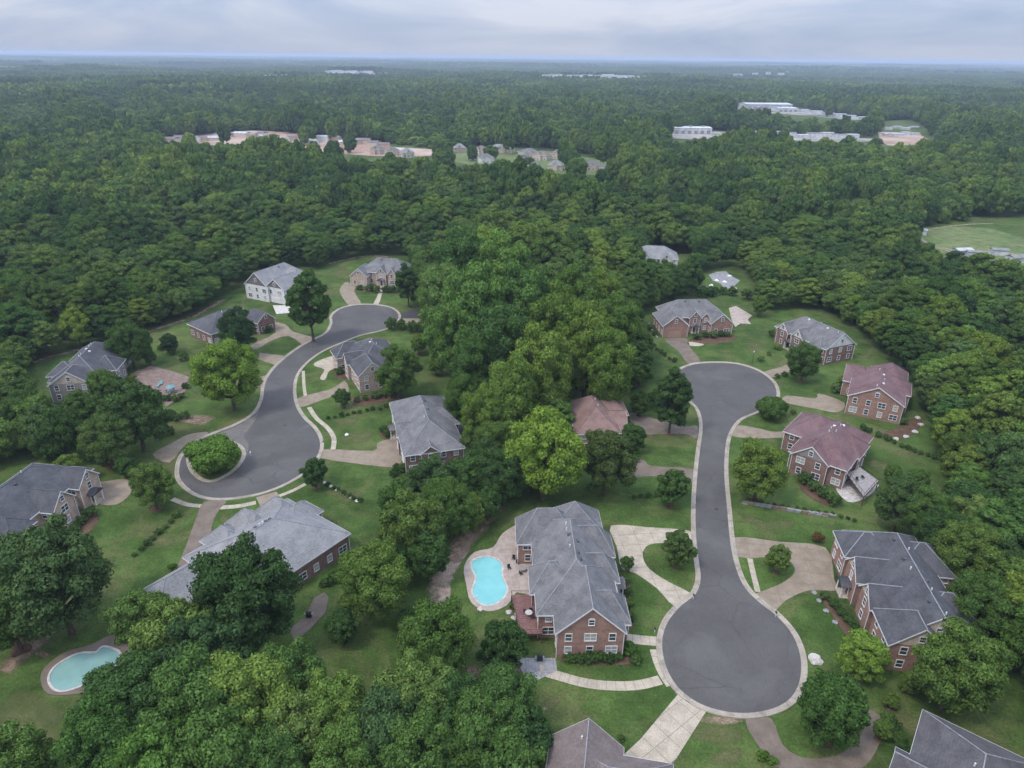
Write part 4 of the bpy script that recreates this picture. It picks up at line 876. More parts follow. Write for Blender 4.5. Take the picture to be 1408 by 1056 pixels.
for i in range(6):
    x = 1105 + i*16; shed('storage_shed', x, 154 + 2.1*i, rnd.uniform(14, 24), rnd.uniform(10, 16), 5, rnd.uniform(-8, 8), 'low pale shed trailing off from the far warehouse', 'sheds of the far yard', cat='shed')
for i in range(8):
    x = 1220 + (i % 4)*12; shed('site_hut', x, 177 + (i//4)*10 + rnd.uniform(-2, 2), rnd.uniform(10, 18), 9, rnd.uniform(3, 5), rnd.uniform(-10, 10), 'pale site hut on the reddish forest lot', 'huts on the reddish lot', cat='hut')
for i in range(22):
    x = 235 + i*14; shed('site_building', x, 189 + abs(i-7)*.9 + rnd.uniform(-3, 5), rnd.uniform(9, 20), rnd.uniform(8, 14), rnd.uniform(3.5, 6.5), rnd.uniform(-25, 25), 'pale low building on the construction site in the forest', 'buildings of the construction site', wm_=rnd.choice(['white_wall', 'siding_cream', 'brick_tan']), rm=rnd.choice(['warehouse_roof', 'roof_grey', 'roof_pale', 'roof_brown']), pitch=.25)
for i, (x, y, wd, dp, rm) in enumerate([(690,210,27,15,'roof_pale'),(668,224,13,10,'roof_grey'),(662,212,12,10,'roof_brown'),(727,216,18,14,'roof_grey'),(719,226,12,9,'roof_dark'),(745,220,15,11,'roof_brown'),(735,236,10,9,'roof_grey'),(766,218,13,10,'roof_brown'),(764,234,13,10,'roof_pale'),(785,222,14,10,'roof_rust'),(797,230,12,9,'roof_brown'),(815,234,13,9,'roof_grey'),(611,207,15,10,'roof_pale'),(632,209,12,9,'roof_pale'),(835,238,11,9,'roof_grey'),(540,214,13,10,'roof_brown'),(560,216,12,10,'roof_pale'),(520,212,13,10,'roof_grey')]):
    p = G(x, y); house('subdivision_house', 'small pale house of the subdivision beyond the wood', (p.x, p.y), rnd.uniform(-35, 35), [(-wd/2,-dp/2,wd/2,dp/2,5.5,9.0,'x','h','h'),(-wd/4,-dp/2-2,wd/8,2,5.5,8.2,'y','g','h')], wall=rnd.choice(['white_wall','siding_cream','brick_tan']), roof=rm, group='houses of the far subdivision')
def cluster(n, x0, x1, y0, y1, label, group, big=(25, 60)):
    for i in range(n):
        x = x0 + (x1-x0)*(i+rnd.uniform(.1, .9))/n; y = y0 + (y1-y0)*(i/n) + rnd.uniform(-1.0, 1.0)
        shed('distant_building', x, y, rnd.uniform(*big), rnd.uniform(20, 34), rnd.uniform(9, 14), rnd.uniform(-12, 12), label, group, z0=17.5, rm=rnd.choice(['warehouse_roof', 'roof_pale']))
cluster(14, 450, 542, 101, 99, 'tiny white building in the bright strip on the far left horizon', 'buildings of the left horizon strip')
cluster(6, 362, 425, 109, 104, 'tiny white building left of the bright horizon strip', 'buildings beside the horizon strip', (20, 36))
cluster(18, 748, 884, 107, 108, 'tiny white building in the long strip at middle distance', 'buildings of the middle horizon strip')
cluster(5, 0, 75, 95, 93, 'tiny white building near the left end of the horizon', 'buildings at the left horizon end', (40, 80))
cluster(6, 1010, 1110, 104, 100, 'tiny white building scattered before the right horizon', 'scattered buildings on the right', (20, 40))
lot('clearing', [(445,102),(495,99),(545,100),(540,103),(480,104)], 'lot_pale', 'pale ground of the left horizon strip', 18.6)
lot('clearing', [(745,108),(815,106),(885,108),(880,110),(800,110)], 'lot_pale', 'pale ground of the middle horizon strip', 18.6)

# ------------------------------------------------------------------ trees
def cards(lobes, n, size, seed, flat=.38):
    """leaf faces over a set of lobes (centre, radius); returns verts, faces"""
    g = np.random.default_rng(seed); L = np.array([(*c, r) for c, r in lobes]); p = L[:, 3]**2; p /= p.sum()
    k = g.choice(len(L), n, p=p); d = g.normal(size=(n, 3)); d[:, 2] = d[:, 2]*.8 + .28; d /= np.linalg.norm(d, axis=1)[:, None]
    rad = L[k, 3] * (1 - .45*g.random(n)**2.2) * (1 + .12*g.normal(size=n))
    c = L[k, :3] + d*rad[:, None]*np.array([1, 1, .82])
    nr = d + g.normal(size=(n, 3))*flat; nr /= np.linalg.norm(nr, axis=1)[:, None]
    a = g.normal(size=(n, 3)); u = np.cross(nr, a); u /= np.linalg.norm(u, axis=1)[:, None]; v = np.cross(nr, u)
    s = size*(.6 + .8*g.random(n))[:, None]; w_ = s*(.45 + .3*g.random(n))[:, None]; drop = s*.22
    tip = c + u*s; bk = c - u*s; l = c + v*w_ - nr*drop; r = c - v*w_ - nr*drop
    V = np.stack([bk, l, tip, r], 1).reshape(-1, 3); F = np.arange(4*n).reshape(-1, 4)
    return V, F
def crown_lobes(kind, seed):
    r_ = random.Random(seed); lobes = []
    if kind == 'round': Rr, z0, z1, n = 5.0, 1.0, 12.6, 105
    elif kind == 'oval': Rr, z0, z1, n = 4.5, 1.4, 17.0, 115
    elif kind == 'low': Rr, z0, z1, n = 5.0, 0.6, 6.6, 80
    elif kind == 'loose': Rr, z0, z1, n = 5.0, 1.0, 12.0, 72
    elif kind == 'dome': Rr, z0, z1, n = 5.0, 2.0, 13.0, 34
    elif kind == 'tall': Rr, z0, z1, n = 4.5, 2.0, 15.0, 38
    elif kind == 'bush': Rr, z0, z1, n = 1.0, 0.0, 1.5, 12
    zc_, hz = (z0+z1)/2, (z1-z0)/2; ax = r_.uniform(.88, 1.12)
    for i in range(n):
        t = (i + .5)/n; cz = 1 - 1.86*t; a = i*2.39996 + r_.uniform(-.5, .5); rr = math.sqrt(max(0, 1-cz*cz))
        k = r_.uniform(.64, .92) if kind != 'loose' else r_.uniform(.5, 1.0)
        lr = Rr*r_.uniform(.15, .29)*(1.35 if kind == 'bush' else 1)
        if kind in ('dome', 'tall'): lr = Rr*r_.uniform(.24, .40); k = r_.uniform(.55, .84)
        elif kind != 'bush':
            if r_.random() < .12: k *= 1.16
            if kind in ('round', 'oval') and (math.sin(a*2.1 + seed) * math.cos(cz*4 + seed*1.7)) > .72: continue   # gaps in the crown
        if kind == 'oval': rr *= (1.0 if cz < .2 else 1.0 - .25*cz)
        lobes.append(((Rr*rr*k*ax*math.cos(a), Rr*rr*k/ax*math.sin(a), zc_ + hz*cz*k), lr))
    ex = sorted(math.hypot(c[0], c[1]) + .95*lr for c, lr in lobes)[int(.93*len(lobes))]; k = Rr/ex
    lobes = [((c[0]*k, c[1]*k, zc_ + (c[2]-zc_)*k), lr*k) for c, lr in lobes]
    lobes.append(((0, 0, zc_ + hz*.1), Rr*.5))
    return lobes, (Rr, z0, z1)
def crown_mesh(kind, seed, n, size, mat='leaf'):
    lobes, _ = crown_lobes(kind, seed); V, F = cards(lobes, n, size, seed)
    me = bpy.data.meshes.new('crown'); me.from_pydata(V.tolist(), [], F.tolist()); me.materials.append(M[mat]); me.update(); return me
def trunk_mesh(kind, seed):
    r_ = random.Random(seed); lobes, (Rr, z0, z1) = crown_lobes(kind, seed); m = MB()
    top = z0 + (z1-z0)*.55; m.bar((0, 0, -.3), (0, 0, z0+.5), Rr*.07, Rr*.058, 7); m.bar((0, 0, z0+.5), (r_.uniform(-.3, .3), r_.uniform(-.3, .3), top), Rr*.058, Rr*.02, 6)
    for c, lr in lobes[::4]:
        s_ = Vector((0, 0, z0 + (min(c[2], top)-z0)*.4 + .2)); m.bar(s_, c, Rr*.026, Rr*.009, 4)
    return m.mesh('trunk', M['bark'])
KIND = {'round': (5.0, 7.0), 'oval': (4.5, 9.4), 'low': (5.0, 3.6), 'loose': (5.0, 6.6)}
NEAR = {k: [(crown_mesh(k, 11*i+hash(k[0]) % 1 + s0, 21000 if k != 'loose' else 13500, .255), trunk_mesh(k, 11*i+s0)) for i in range(c)] for k, c, s0 in (('round', 4, 100), ('oval', 4, 200), ('low', 2, 300), ('loose', 2, 400))}
BIG = {'round': [(crown_mesh('round', 150+i, 40000, .165), trunk_mesh('round', 150+i)) for i in range(3)], 'loose': [(crown_mesh('loose', 450+i, 26000, .17), trunk_mesh('loose', 450+i)) for i in range(2)]}
BUSH = [crown_mesh('bush', 500+i, 1100, .115, 'leaf_shrub') for i in range(4)]
TREES = []                                                      # x, y, radius (for spacing)
def tree(x, y, s, kind, rz, name, label, cat='tree', group=None, tint=(1, 1, 1), sz=1.0):
    lib = BIG[kind] if s > 1.05 and kind in BIG and name != 'woodland_tree' else NEAR[kind]; cm, tm = lib[int(rnd.random()*len(lib))]
    t = empty(name, (x, y, 0), rz); t.scale = (s, s, s*sz); tag(t, label, cat, group)
    c = link_mesh('crown', cm, t); c.color = (*tint, 1); link_mesh('trunk', tm, t)
    return t
def tree_px(px, py, rp, kind, label, tint=(1, 1, 1), name='broadleaf_tree', group=None, sz=1.0):
    R0, C0 = KIND[kind]; r = rp*140/FPX
    for _ in range(6):
        p = G(px, py, C0/R0*r*sz); r = rp*depth(p)/FPX
    TREES.append((p.x, p.y, r))
    if not group and r < 6.5 and kind != 'low':
        rr = max(1.0, .34*r); patch('mulch_ring', smooth([Vector((p.x + rr*math.cos(k)*rnd.uniform(.8, 1.2), p.y + rr*math.sin(k)*rnd.uniform(.8, 1.2))) for k in [i*.785 for i in range(8)]], 2), .024 + .0003*len(TREES), 'mulch', inner=.5)
    return tree(p.x, p.y, r/R0, kind, rnd.uniform(0, 6.28), name, label, 'tree', group, tint, sz)
BR = (1.3, 1.36, 1.0); MD = (1.05, 1.05, 1.0); DK = (.86, .9, .92); OL = (1.08, 1.04, 1.08); RD = (1.0, .82, .95)
YT = [(313,510,44,'round','bright green round tree beside the winding street',BR),(326,452,30,'loose','loose dark tree in front of the low dark-roofed house',DK),(424,412,30,'oval','tall dark green tree beside the white house',DK),
 (176,470,28,'round','dense tree touching the roof of the grey-sided house',MD),(142,530,22,'round','small tree before the gable of the grey-sided house',MD),(185,566,47,'loose','spreading mottled tree below the brick terrace',OL),(144,602,34,'round','rounded bright tree on the slope above the tan forecourt',MD),
 (207,664,32,'loose','flowering olive tree between forecourt and planted island',OL),(292,624,37,'low','low spreading bright tree filling the planted island',BR),(432,648,19,'round','small round tree at the kerb of the winding street',MD),
 (340,818,72,'round','big deep green round tree covering the end of the pale-roofed house',MD),(514,795,52,'round','broad tree on the lawn right of the pale-roofed house',MD),(565,722,46,'round','broad tree in the row below the square grey-roofed house',MD),(592,664,40,'loose','loose tree hiding the corner of the square grey-roofed house',MD),
 (640,655,30,'round','dark tree at the foot of the grey rear terrace',DK),(72,795,74,'round','big deep green tree before the house with the dark blue roof',MD),(10,845,46,'round','dark tree at the dirt trail by the left edge',DK),(598,882,53,'round','broad tree below the washed-out soil',MD),(692,888,34,'loose','dark glossy tree beside the raised maroon deck',DK),
 (547,508,35,'loose','loose dark tree beside the cream gable',DK),(560,388,17,'oval','dark tree at the corner of the house with oval windows',DK),
 (748,622,55,'round','tall bright green tree in the middle of the view',BR),(835,632,44,'loose','dark reddish-green tree before the rust-roofed house',RD),(870,600,18,'round','small dark tree by the rust-roofed house drive',DK),(926,545,28,'oval','street tree overhanging the far turning circle',MD),(925,668,24,'round','small street tree between the two brown driveways and the street',MD),(933,752,24,'loose','small dark tree in the fork of the pale driveway',DK),
 (1046,644,38,'round','dark round tree on the lawn of the raised-deck house',DK),(1062,560,23,'low','low dark tree on the kerb island by the far turning circle',DK),(1107,495,23,'round','small tree before the wide-hipped house at the wood edge',MD),(1070,767,19,'loose','young thin tree in the small lawn of the broad driveway',MD),
 (1188,900,32,'round','compact bright tree at the corner of the long dark-roofed house',BR),(1145,972,47,'round','bright round tree inside the dark curving driveway',BR),(1318,918,61,'round','big round tree beside the cream gable of the dark-roofed house',MD),(470,546,12,'loose','sapling on the lawn by the cream-gabled house',MD),
 (880,508,18,'loose','bare-branched dark tree at the edge of the central wood',DK)]
for q in YT: tree_px(*q[:4], q[4], q[5])
def glab(base): return base
BL = [(192,850,44,'loose',OL),(243,876,60,'loose',OL),(278,905,66,'loose',OL),(181,960,64,'round',MD),(142,1018,60,'round',BR),(268,978,74,'round',MD),(345,967,70,'round',MD),(401,940,54,'round',DK),(412,1012,60,'loose',OL),(457,978,54,'round',MD),(577,960,58,'round',MD),(618,972,50,'round',DK),(693,970,52,'round',MD),(650,1010,56,'round',DK),(525,1012,60,'round',DK),(575,1046,60,'round',MD),(725,1016,42,'loose',DK),(300,1048,70,'round',MD),(215,1052,66,'loose',BR),(20,1050,56,'loose',DK),(480,1050,58,'round',MD),(700,1050,50,'round',DK),(370,1056,60,'round',DK)]
TN = {OL: 'olive', MD: 'mid-green', BR: 'bright yellow-green', DK: 'dark'}
for q in BL:
    tb = tuple(1.22*c for c in q[4])
    wh = 'by the pale green pool' if q[0] < 260 else 'below the pale-roofed house' if q[0] < 480 else 'below the washed-out soil' if q[0] < 640 else 'beside the brown-roofed house'
    tree_px(*q[:4], '%s %s tree of the near thicket %s' % (TN[q[4]], ('large dense' if q[2] > 58 else 'smaller dense') if q[3] == 'round' else ('large loose' if q[2] > 58 else 'smaller loose'), wh), tb, group='trees of the near thicket')
TL = [(612,688,34,'round',MD),(588,762,32,'round',DK),(548,690,28,'loose',MD),(672,640,34,'round',MD),(655,606,24,'round',DK),(694,655,34,'round',MD),(690,610,34,'round',DK),(470,860,24,'round',DK),(645,700,24,'round',MD),(620,700,34,'round',MD),(545,770,26,'round',DK),(655,660,26,'round',MD),(670,690,22,'round',DK)]
for q in TL:
    wh = 'beside the bright tall tree' if q[0] > 665 else 'at the grey rear terrace' if q[1] < 680 else 'above the sandy trail' if q[0] > 600 else 'above the pale-roofed house lawn'
    tree_px(*q[:4], '%s %s %s tree of the back-garden row %s' % (TN[q[4]], 'larger' if q[2] > 30 else 'smaller', 'dense' if q[3] == 'round' else 'loose', wh), q[4], group='trees of the row above the pool')
HF = [(915,376,17,'round',MD),(940,380,16,'round',DK),(893,372,16,'round',DK),(884,386,20,'oval',DK),(908,392,18,'round',MD),(930,388,18,'round',DK),(950,374,16,'oval',MD),(870,405,20,'round',DK),(895,405,14,'round',MD),(968,345,16,'round',DK)]
for q in HF: tree_px(*q[:4], '%s %s %s tree screening the half-hidden grey house' % (TN[q[4]], 'larger' if q[2] > 17 else 'smaller', 'slim' if q[3] == 'oval' else 'round'), q[4], group='trees screening the hidden house')
SR = [(1240,690,34,'round',DK),(1275,705,34,'round',MD),(1300,735,36,'round',DK),(1330,760,44,'round',DK),(1350,830,44,'round',DK)]
for q in SR: tree_px(*q[:4], '%s %s tree behind the %s end of the long dark-roofed brick house' % (TN[q[4]], 'large' if q[2] > 40 else 'medium', 'wood' if q[1] < 750 else 'cream gable'), q[4], group='trees behind the long dark-roofed house')

GR = [(640,378,46,1),(690,384,46,1),(664,368,36,1),(608,412,36,1),(655,432,50,1),(716,432,48,1),(622,462,40,1),(764,458,46,0),(690,482,46,1),(742,512,46,0),(652,512,38,0),(806,478,46,0),(838,508,40,0),(702,548,42,0),(786,424,42,0),(640,552,28,0),(668,575,34,0),(846,452,36,0),(822,415,34,0)]
for x, y, r_, b_ in GR:
    b_ = (1.5 if b_ else 1.08)*rnd.uniform(.9, 1.08); wh = 'at its far dome' if y < 440 else 'beside the cream-gabled house lawn' if x < 660 else 'in its middle' if x < 790 else 'facing the far turning circle'
    tree_px(x, y, r_, 'round', '%s %s towering tree of the central grove %s' % ('bright' if b_ > 1.2 else 'fresh' if b_ > 1.0 else 'deep green', 'huge' if r_ > 44 else 'big' if r_ > 36 else 'slimmer', wh), (b_*.98, b_, b_*.9), group='towering trees of the central grove', sz=1.35)
EX = [(232,470,12,'behind the brick terrace'),(205,490,10,'at the brick terrace steps'),(1160,525,10,'at the drive of the broad-gabled maroon house'),(1045,420,12,'behind the far lawn lamp post'),(1262,660,16,'on the lawn behind the raised-deck house'),(1228,650,12,'beside the stone-edged lawn'),(880,555,14,'above the rust-roofed house'),(905,545,12,'left of the overhanging street tree'),(610,475,14,'at the edge of the grove by the cream-gabled house'),(600,502,12,'on the lawn right of the cream-gabled house'),(575,472,12,'behind the cream-gabled house'),(1215,1002,14,'by the grey-brown roofed house'),(1226,962,12,'between big round tree and curving driveway'),(1252,938,14,'below the cream gable'),(560,852,16,'on the lawn left of the washed-out soil'),(110,562,26,'below the grey-sided house'),(70,602,26,'on the slope above the dark blue roof'),(95,642,18,'behind the dark blue roof'),(172,640,13,'above the tan forecourt'),(30,570,30,'left of the grey-sided house'),(455,735,11,'on the lawn right of the pale-roofed house'),(620,860,12,'below the pool boulders')]
for x, y, r_, wh in EX: tree_px(x, y, r_, rnd.choice(['round', 'loose']), 'small leafy tree ' + wh if r_ < 20 else 'leafy tree ' + wh, rnd.choice([MD, DK, MD]), name='garden_tree')

# shrubs
def shrub(px, py, rp, label, group, tint=(1, 1, 1), tall=1.0):
    p = G(px, py); r = rp*depth(p)/FPX
    o = link_mesh('shrub', BUSH[int(rnd.random()*4)], None, (p.x, p.y, 0)); o.scale = (r, r*rnd.uniform(.85, 1.15), r*tall*rnd.uniform(.8, 1.1)); o.rotation_euler = (0, 0, rnd.uniform(0, 6)); o.color = (*tint, 1)
    return tag(o, label, 'shrub', group)
def row(pl, step, rp, label, group, tint=(1, 1, 1), tall=1.0):
    for a, b in zip(pl, pl[1:]):
        n = max(1, int(math.hypot(b[0]-a[0], b[1]-a[1])/step))
        for i in range(n): t = (i+.5)/n; shrub(a[0]+(b[0]-a[0])*t+rnd.uniform(-1, 1), a[1]+(b[1]-a[1])*t+rnd.uniform(-1, 1), rp*rnd.uniform(.75, 1.25), label, group, tint, tall)
row([(776,909),(856,909)], 13, 9, 'rounded shrub in the bed below the brick gable', 'shrubs below the brick gable'); shrub(866, 898, 14, 'big rounded shrub at the corner of the brick gable', None, BR); shrub(874, 910, 10, 'smaller rounded shrub at the corner of the brick gable', None)
row([(858,792),(863,825),(868,860)], 12, 9, 'shrub along the street side of the long grey-roofed house', 'shrubs along the long grey-roofed house'); shrub(862, 784, 11, 'pointed shrub by the pale forked driveway', None, MD, 1.7)
row([(1128,818),(1152,842),(1180,872),(1196,895)], 13, 10, 'shrub in the bed before the long dark-roofed house', 'shrubs before the long dark-roofed house', DK); shrub(1124, 745, 9, 'dark reddish shrub at the corner of the broad tan driveway', None, (1.3, .5, .7))
row([(1100,660),(1125,678),(1150,698)], 12, 10, 'dark shrub beside the raised-deck house', 'shrubs beside the raised-deck house', DK)
row([(1024,689),(1060,695),(1100,702),(1160,712),(1180,720)], 9, 4, 'low shrub along the dry stone wall', 'shrubs along the dry stone wall', DK)
row([(1204,600),(1235,612),(1270,626),(1300,638)], 9, 5, 'low shrub in the hedge between the maroon houses', 'hedge between the maroon houses', DK)
row([(1230,580),(1250,588)], 11, 9, 'shrub in the curved bed by the wood', 'shrubs of the curved bed'); row([(1180,590),(1222,604)], 11, 6, 'shrub below the broad maroon-roofed gable', 'shrubs below the broad gable', DK)
row([(1150,532),(1146,545)], 9, 8, 'shrub at the drive of the broad-gabled maroon house', 'shrubs at the broad-gabled drive')
row([(1040,500),(1075,478)], 12, 6, 'small shrub on the lawn before the wide-hipped house', 'shrubs before the wide-hipped house', BR); row([(1056,460),(1075,470),(1090,480)], 9, 8, 'shrub under the windows of the wide-hipped house', 'shrubs under the wide-hipped house', DK)
row([(1062,520),(1120,510)], 10, 6, 'shrub in the hedge beside the narrow tan driveway', 'hedge by the narrow driveway', MD); row([(1074,558),(1095,572)], 9, 6, 'dark shrub on the kerb island lawn', 'shrubs on the kerb island', DK)
row([(952,466),(975,464),(1005,462)], 9, 7, 'shrub along the front of the double-garage brick house', 'shrubs of the double-garage house', DK); row([(893,450),(903,466)], 7, 6, 'shrub along the short stone wall', 'shrubs along the short stone wall', DK)
row([(880,470),(905,484),(930,500)], 7, 4, 'low shrub in the line beside the far turning circle', 'shrub line by the far turning circle', DK); row([(875,545),(900,552)], 10, 10, 'dark shrub above the rust-roofed house drive', 'shrubs above the rust-roofed drive', DK)
row([(866,605),(874,622),(872,640)], 9, 8, 'shrub at the front of the rust-roofed house', 'shrubs of the rust-roofed house', MD); row([(868,684),(905,684)], 9, 4, 'low shrub in the line behind the grey house', 'shrub line behind the long grey-roofed house', DK)
row([(448,577),(490,569),(536,560)], 8, 4, 'low shrub in the hedge across the lawn', 'hedge above the square grey-roofed house', DK); row([(524,590),(535,602)], 7, 7, 'shrub at the front of the square grey-roofed house', 'shrubs of the square grey-roofed house')
row([(540,645),(560,648),(535,655)], 9, 9, 'shrub at the driveway corner of the square grey-roofed house', 'shrubs at the driveway corner', DK)
row([(484,552),(510,550),(545,542)], 10, 7, 'shrub in the bed below the cream gable', 'shrubs below the cream gable', DK); row([(460,512),(474,515)], 9, 8, 'rounded shrub in the round forecourt bed', 'shrubs in the round forecourt bed', MD)
row([(530,452),(560,455),(590,458)], 14, 12, 'tall loose shrub between the turning circle and the central wood', 'shrubs at the central wood', MD, 1.2)
row([(490,398),(515,402),(556,402)], 9, 7, 'dark shrub before the house with oval windows', 'shrubs before the oval windows', DK)
row([(100,735),(118,715),(132,702)], 10, 9, 'shrub at the corner of the dark blue roofed house', 'shrubs of the dark blue roofed house', DK)
row([(182,768),(215,738),(248,708)], 9, 6, 'shrub in the hedge beside the long brown driveway', 'hedge by the long brown driveway', MD); row([(232,778),(244,790)], 10, 9, 'shrub at the lower end of the long brown driveway', 'shrubs at the long driveway', BR)
row([(440,810),(470,795),(500,770)], 12, 10, 'shrub behind the pale-roofed house', 'shrubs behind the pale-roofed house', MD)
row([(448,666),(498,692)], 8, 4, 'low dark shrub in the bed across the lawn', 'low shrubs of the lawn bed', DK); row([(240,600),(200,582),(262,574)], 12, 8, 'shrub on the slope above the planted island', 'shrubs above the island', MD)
row([(200,536),(214,550),(246,552),(258,528)], 9, 6, 'shrub at the edge of the brick terrace', 'shrubs edging the brick terrace', MD)
row([(215,480),(245,490),(262,500)], 11, 8, 'shrub line behind the brick terrace', 'shrubs behind the brick terrace', MD); row([(150,640),(120,635)], 12, 9, 'shrub above the tan forecourt', 'shrubs above the tan forecourt', MD)
row([(185,520),(175,540)], 9, 8, 'yellowish shrub between the tree and the terrace', 'yellow shrubs by the terrace', (1.6, 1.3, .5)); row([(360,445),(372,462)], 8, 7, 'shrub at the brick end of the low dark-roofed house', 'shrubs of the low dark-roofed house', MD)
row([(700,835),(712,838)], 9, 6, 'small shrub beside the pool deck', 'shrubs beside the pool deck', MD); row([(655,560),(640,575)], 10, 8, 'dark shrub behind the rear terrace', 'shrubs behind the rear terrace', DK)
row([(1040,1040),(1070,1052)], 12, 10, 'loose bright shrub between the two lower driveways', 'shrubs between lower driveways', BR); row([(1215,985),(1232,1010),(1240,1040)], 14, 12, 'shrub beside the grey-brown roofed house', 'shrubs of the grey-brown roofed house', MD); row([(860,1015),(850,1022)], 9, 8, 'shrub beside the scored driveway', 'shrubs beside the scored driveway')
row([(960,410),(985,405),(1015,408),(1035,415)], 12, 10, 'dark shrub behind the double-garage house', 'shrubs behind the double-garage house', DK)

# ------------------------------------------------------------------ forest
CLEAR = [
 [(20,545),(48,500),(100,484),(216,452),(268,434),(305,408),(340,385),(400,366),(440,372),(452,362),(505,351),(560,352),(572,372),(577,400),(584,440),(606,465),(622,500),(632,540),(655,560),(667,610),(676,655),(705,685),(745,688),(772,640),(772,590),(778,545),(800,532),(860,540),(882,535),(886,500),(874,465),(862,432),(895,422),(905,410),(958,404),(954,382),(968,371),(1010,366),(1035,380),(1042,410),(1052,428),(1090,425),(1130,426),(1187,460),(1200,482),(1250,522),(1264,556),(1280,590),(1292,640),(1296,690),(1325,760),(1345,830),(1362,900),(1395,955),(1440,1020),(1500,1120),(700,1250),(-160,1200),(-140,900),(-80,660),(40,632),(100,645),(100,615),(40,590)],
 [(1244,324),(1260,314),(1300,305),(1408,299),(1560,294),(1560,372,15),(1408,372,15),(1340,360,15),(1290,348,15),(1255,332,15)],
 [(872,358),(882,345),(955,350),(958,385),(925,392),(880,392)],
 [(215,193),(345,179),(490,193),(600,204),(600,213,21),(540,214,21),(430,204,21),(330,197,21),(225,197,21)],
 [(600,206),(660,201),(740,203),(800,213),(850,224),(850,238,21),(760,240,21),(680,232,21),(610,220,21)],
 [(915,184),(985,180),(1060,183),(1180,189),(1205,191),(1205,193,21),(1100,193,21),(1000,189,21),(915,187,21)],
 [(1008,148),(1050,145),(1100,149),(1205,164),(1190,166,21),(1060,156,21),(1008,152,21)],
 [(1206,167),(1256,165),(1290,196),(1288,202,21),(1208,202,21)],
]
polys = [np.array([G(q[0], q[1], q[2] if len(q) > 2 else 0)[:2] for q in pl]) for pl in CLEAR] + [np.array(f) for f in FOOT]
def inside(px_, py_, P_):
    r = np.zeros(len(px_), bool); j = len(P_) - 1
    for i in range(len(P_)):
        xi, yi = P_[i]; xj, yj = P_[j]
        with np.errstate(divide='ignore', invalid='ignore'):
            r ^= ((yi > py_) != (yj > py_)) & (px_ < (xj-xi)*(py_-yi)/(yj-yi+1e-12) + xi)
        j = i
    return r
g = np.random.default_rng(5)
def scatter(sp, d0, d1, half=50):
    xs = np.arange(-d1, d1, sp); ys = np.arange(20, d1, sp*.9)
    X, Y = np.meshgrid(xs, ys); X = X + (np.arange(len(ys)) % 2)[:, None]*sp/2
    X = (X + g.uniform(-.38, .38, X.shape)*sp).ravel(); Y = (Y + g.uniform(-.38, .38, Y.shape)*sp).ravel()
    d = np.hypot(X, Y); k = (d >= d0) & (d < d1) & (np.abs(X) < np.tan(R(half))*Y + 60); return X[k], Y[k]
def keep(X, Y, pad=0):
    k = np.ones(len(X), bool)
    for i, P_ in enumerate(polys):
        q = inside(X, Y, P_)
        if 3 <= i < len(CLEAR): q &= g.random(len(X)) > (.07 if i == 4 else .02 if i == 3 else .004)
        k &= ~q
    return k
def place_forest(sp, d0, d1):
    X, Y = scatter(sp, d0, d1); k = keep(X, Y); X, Y = X[k], Y[k]
    for x, y, r in TREES:
        if math.hypot(x, y) < d1 + 20: m = np.hypot(X-x, Y-y) > r*.75 + 1.5; X, Y = X[m], Y[m]
    return X, Y
def relief(X, Y): return 5*np.sin(X/31 + 1.7*np.sin(Y/57))*np.cos(Y/38 + 1.3*np.sin(X/71)) + 3*np.sin(X/17+Y/23)
X1, Y1 = place_forest(9.8, 20, 420)
ex, ey = [], []
P0 = polys[0]; cen = np.array([0.0, 170.0])
for i in range(len(P0)-1):
    a, b = P0[i], P0[i+1]; L_ = np.hypot(*(b-a)); t_ = (b-a)/max(L_, 1e-6); nrm = np.array([t_[1], -t_[0]])
    mid = (a+b)/2 + nrm*2
    if inside(mid[:1], mid[1:], P0)[0]: nrm = -nrm
    if np.hypot(*a) > 420 or a[1] < 60 or L_ > 120: continue
    for j in range(max(1, int(L_/6.5))): q = a + (b-a)*((j+.5)/max(1, int(L_/6.5))) + nrm*g.uniform(2.0, 3.6); ex.append(q[0]); ey.append(q[1])
ex, ey = np.array(ex), np.array(ey); k_ = keep(ex, ey); ex, ey = ex[k_], ey[k_]
for x, y in zip(ex, ey): m_ = np.hypot(X1-x, Y1-y) > 5.5; X1, Y1 = X1[m_], Y1[m_]
X1 = np.concatenate([ex, X1]); Y1 = np.concatenate([ey, Y1]); nedge = len(ex)
c0 = G(655, 374, 20); dome = np.exp(-(((X1-c0.x)/28)**2 + ((Y1-c0.y)/40)**2))
ht = 13.5 + 9*g.random(len(X1)) + relief(X1, Y1)*.6 + 3*np.sin(X1/37+1)*np.cos(Y1/51) + 9*dome
rad = 5.0 + .16*(ht-12) + 1.6*g.random(len(X1))**1.4 + .8*dome
ht[:nedge] = 10.5 + .45*(ht[:nedge]-10.5); rad[:nedge] = np.minimum(rad[:nedge], 5.6)
order = []
for i in range(len(X1)):
    u, v, dz = proj((X1[i], Y1[i], ht[i]*.7))
    inn = -40 < u < CW+40 and 60 < v < CH+60
    order.append((0 if inn else 1, dz, i))
order.sort(); NIND = 185
def zone(x, y, u, v):
    if dome_at(x, y) or (560 < u < 885 and v > 330): return ('broadleaf tree of the central wood between the two streets', 'trees of the central wood')
    if u > 1040: return ('broadleaf tree of the dense wood right of the brick houses', 'trees of the right-hand wood')
    if u > 860: return ('broadleaf tree of the wood behind the double-garage house', 'trees behind the double-garage house')
    return ('broadleaf tree of the wood behind the left-hand houses', 'trees of the left-hand wood')
def dome_at(x, y): return math.exp(-(((x-c0.x)/24)**2 + ((y-c0.y)/34)**2)) > .35
used = set()
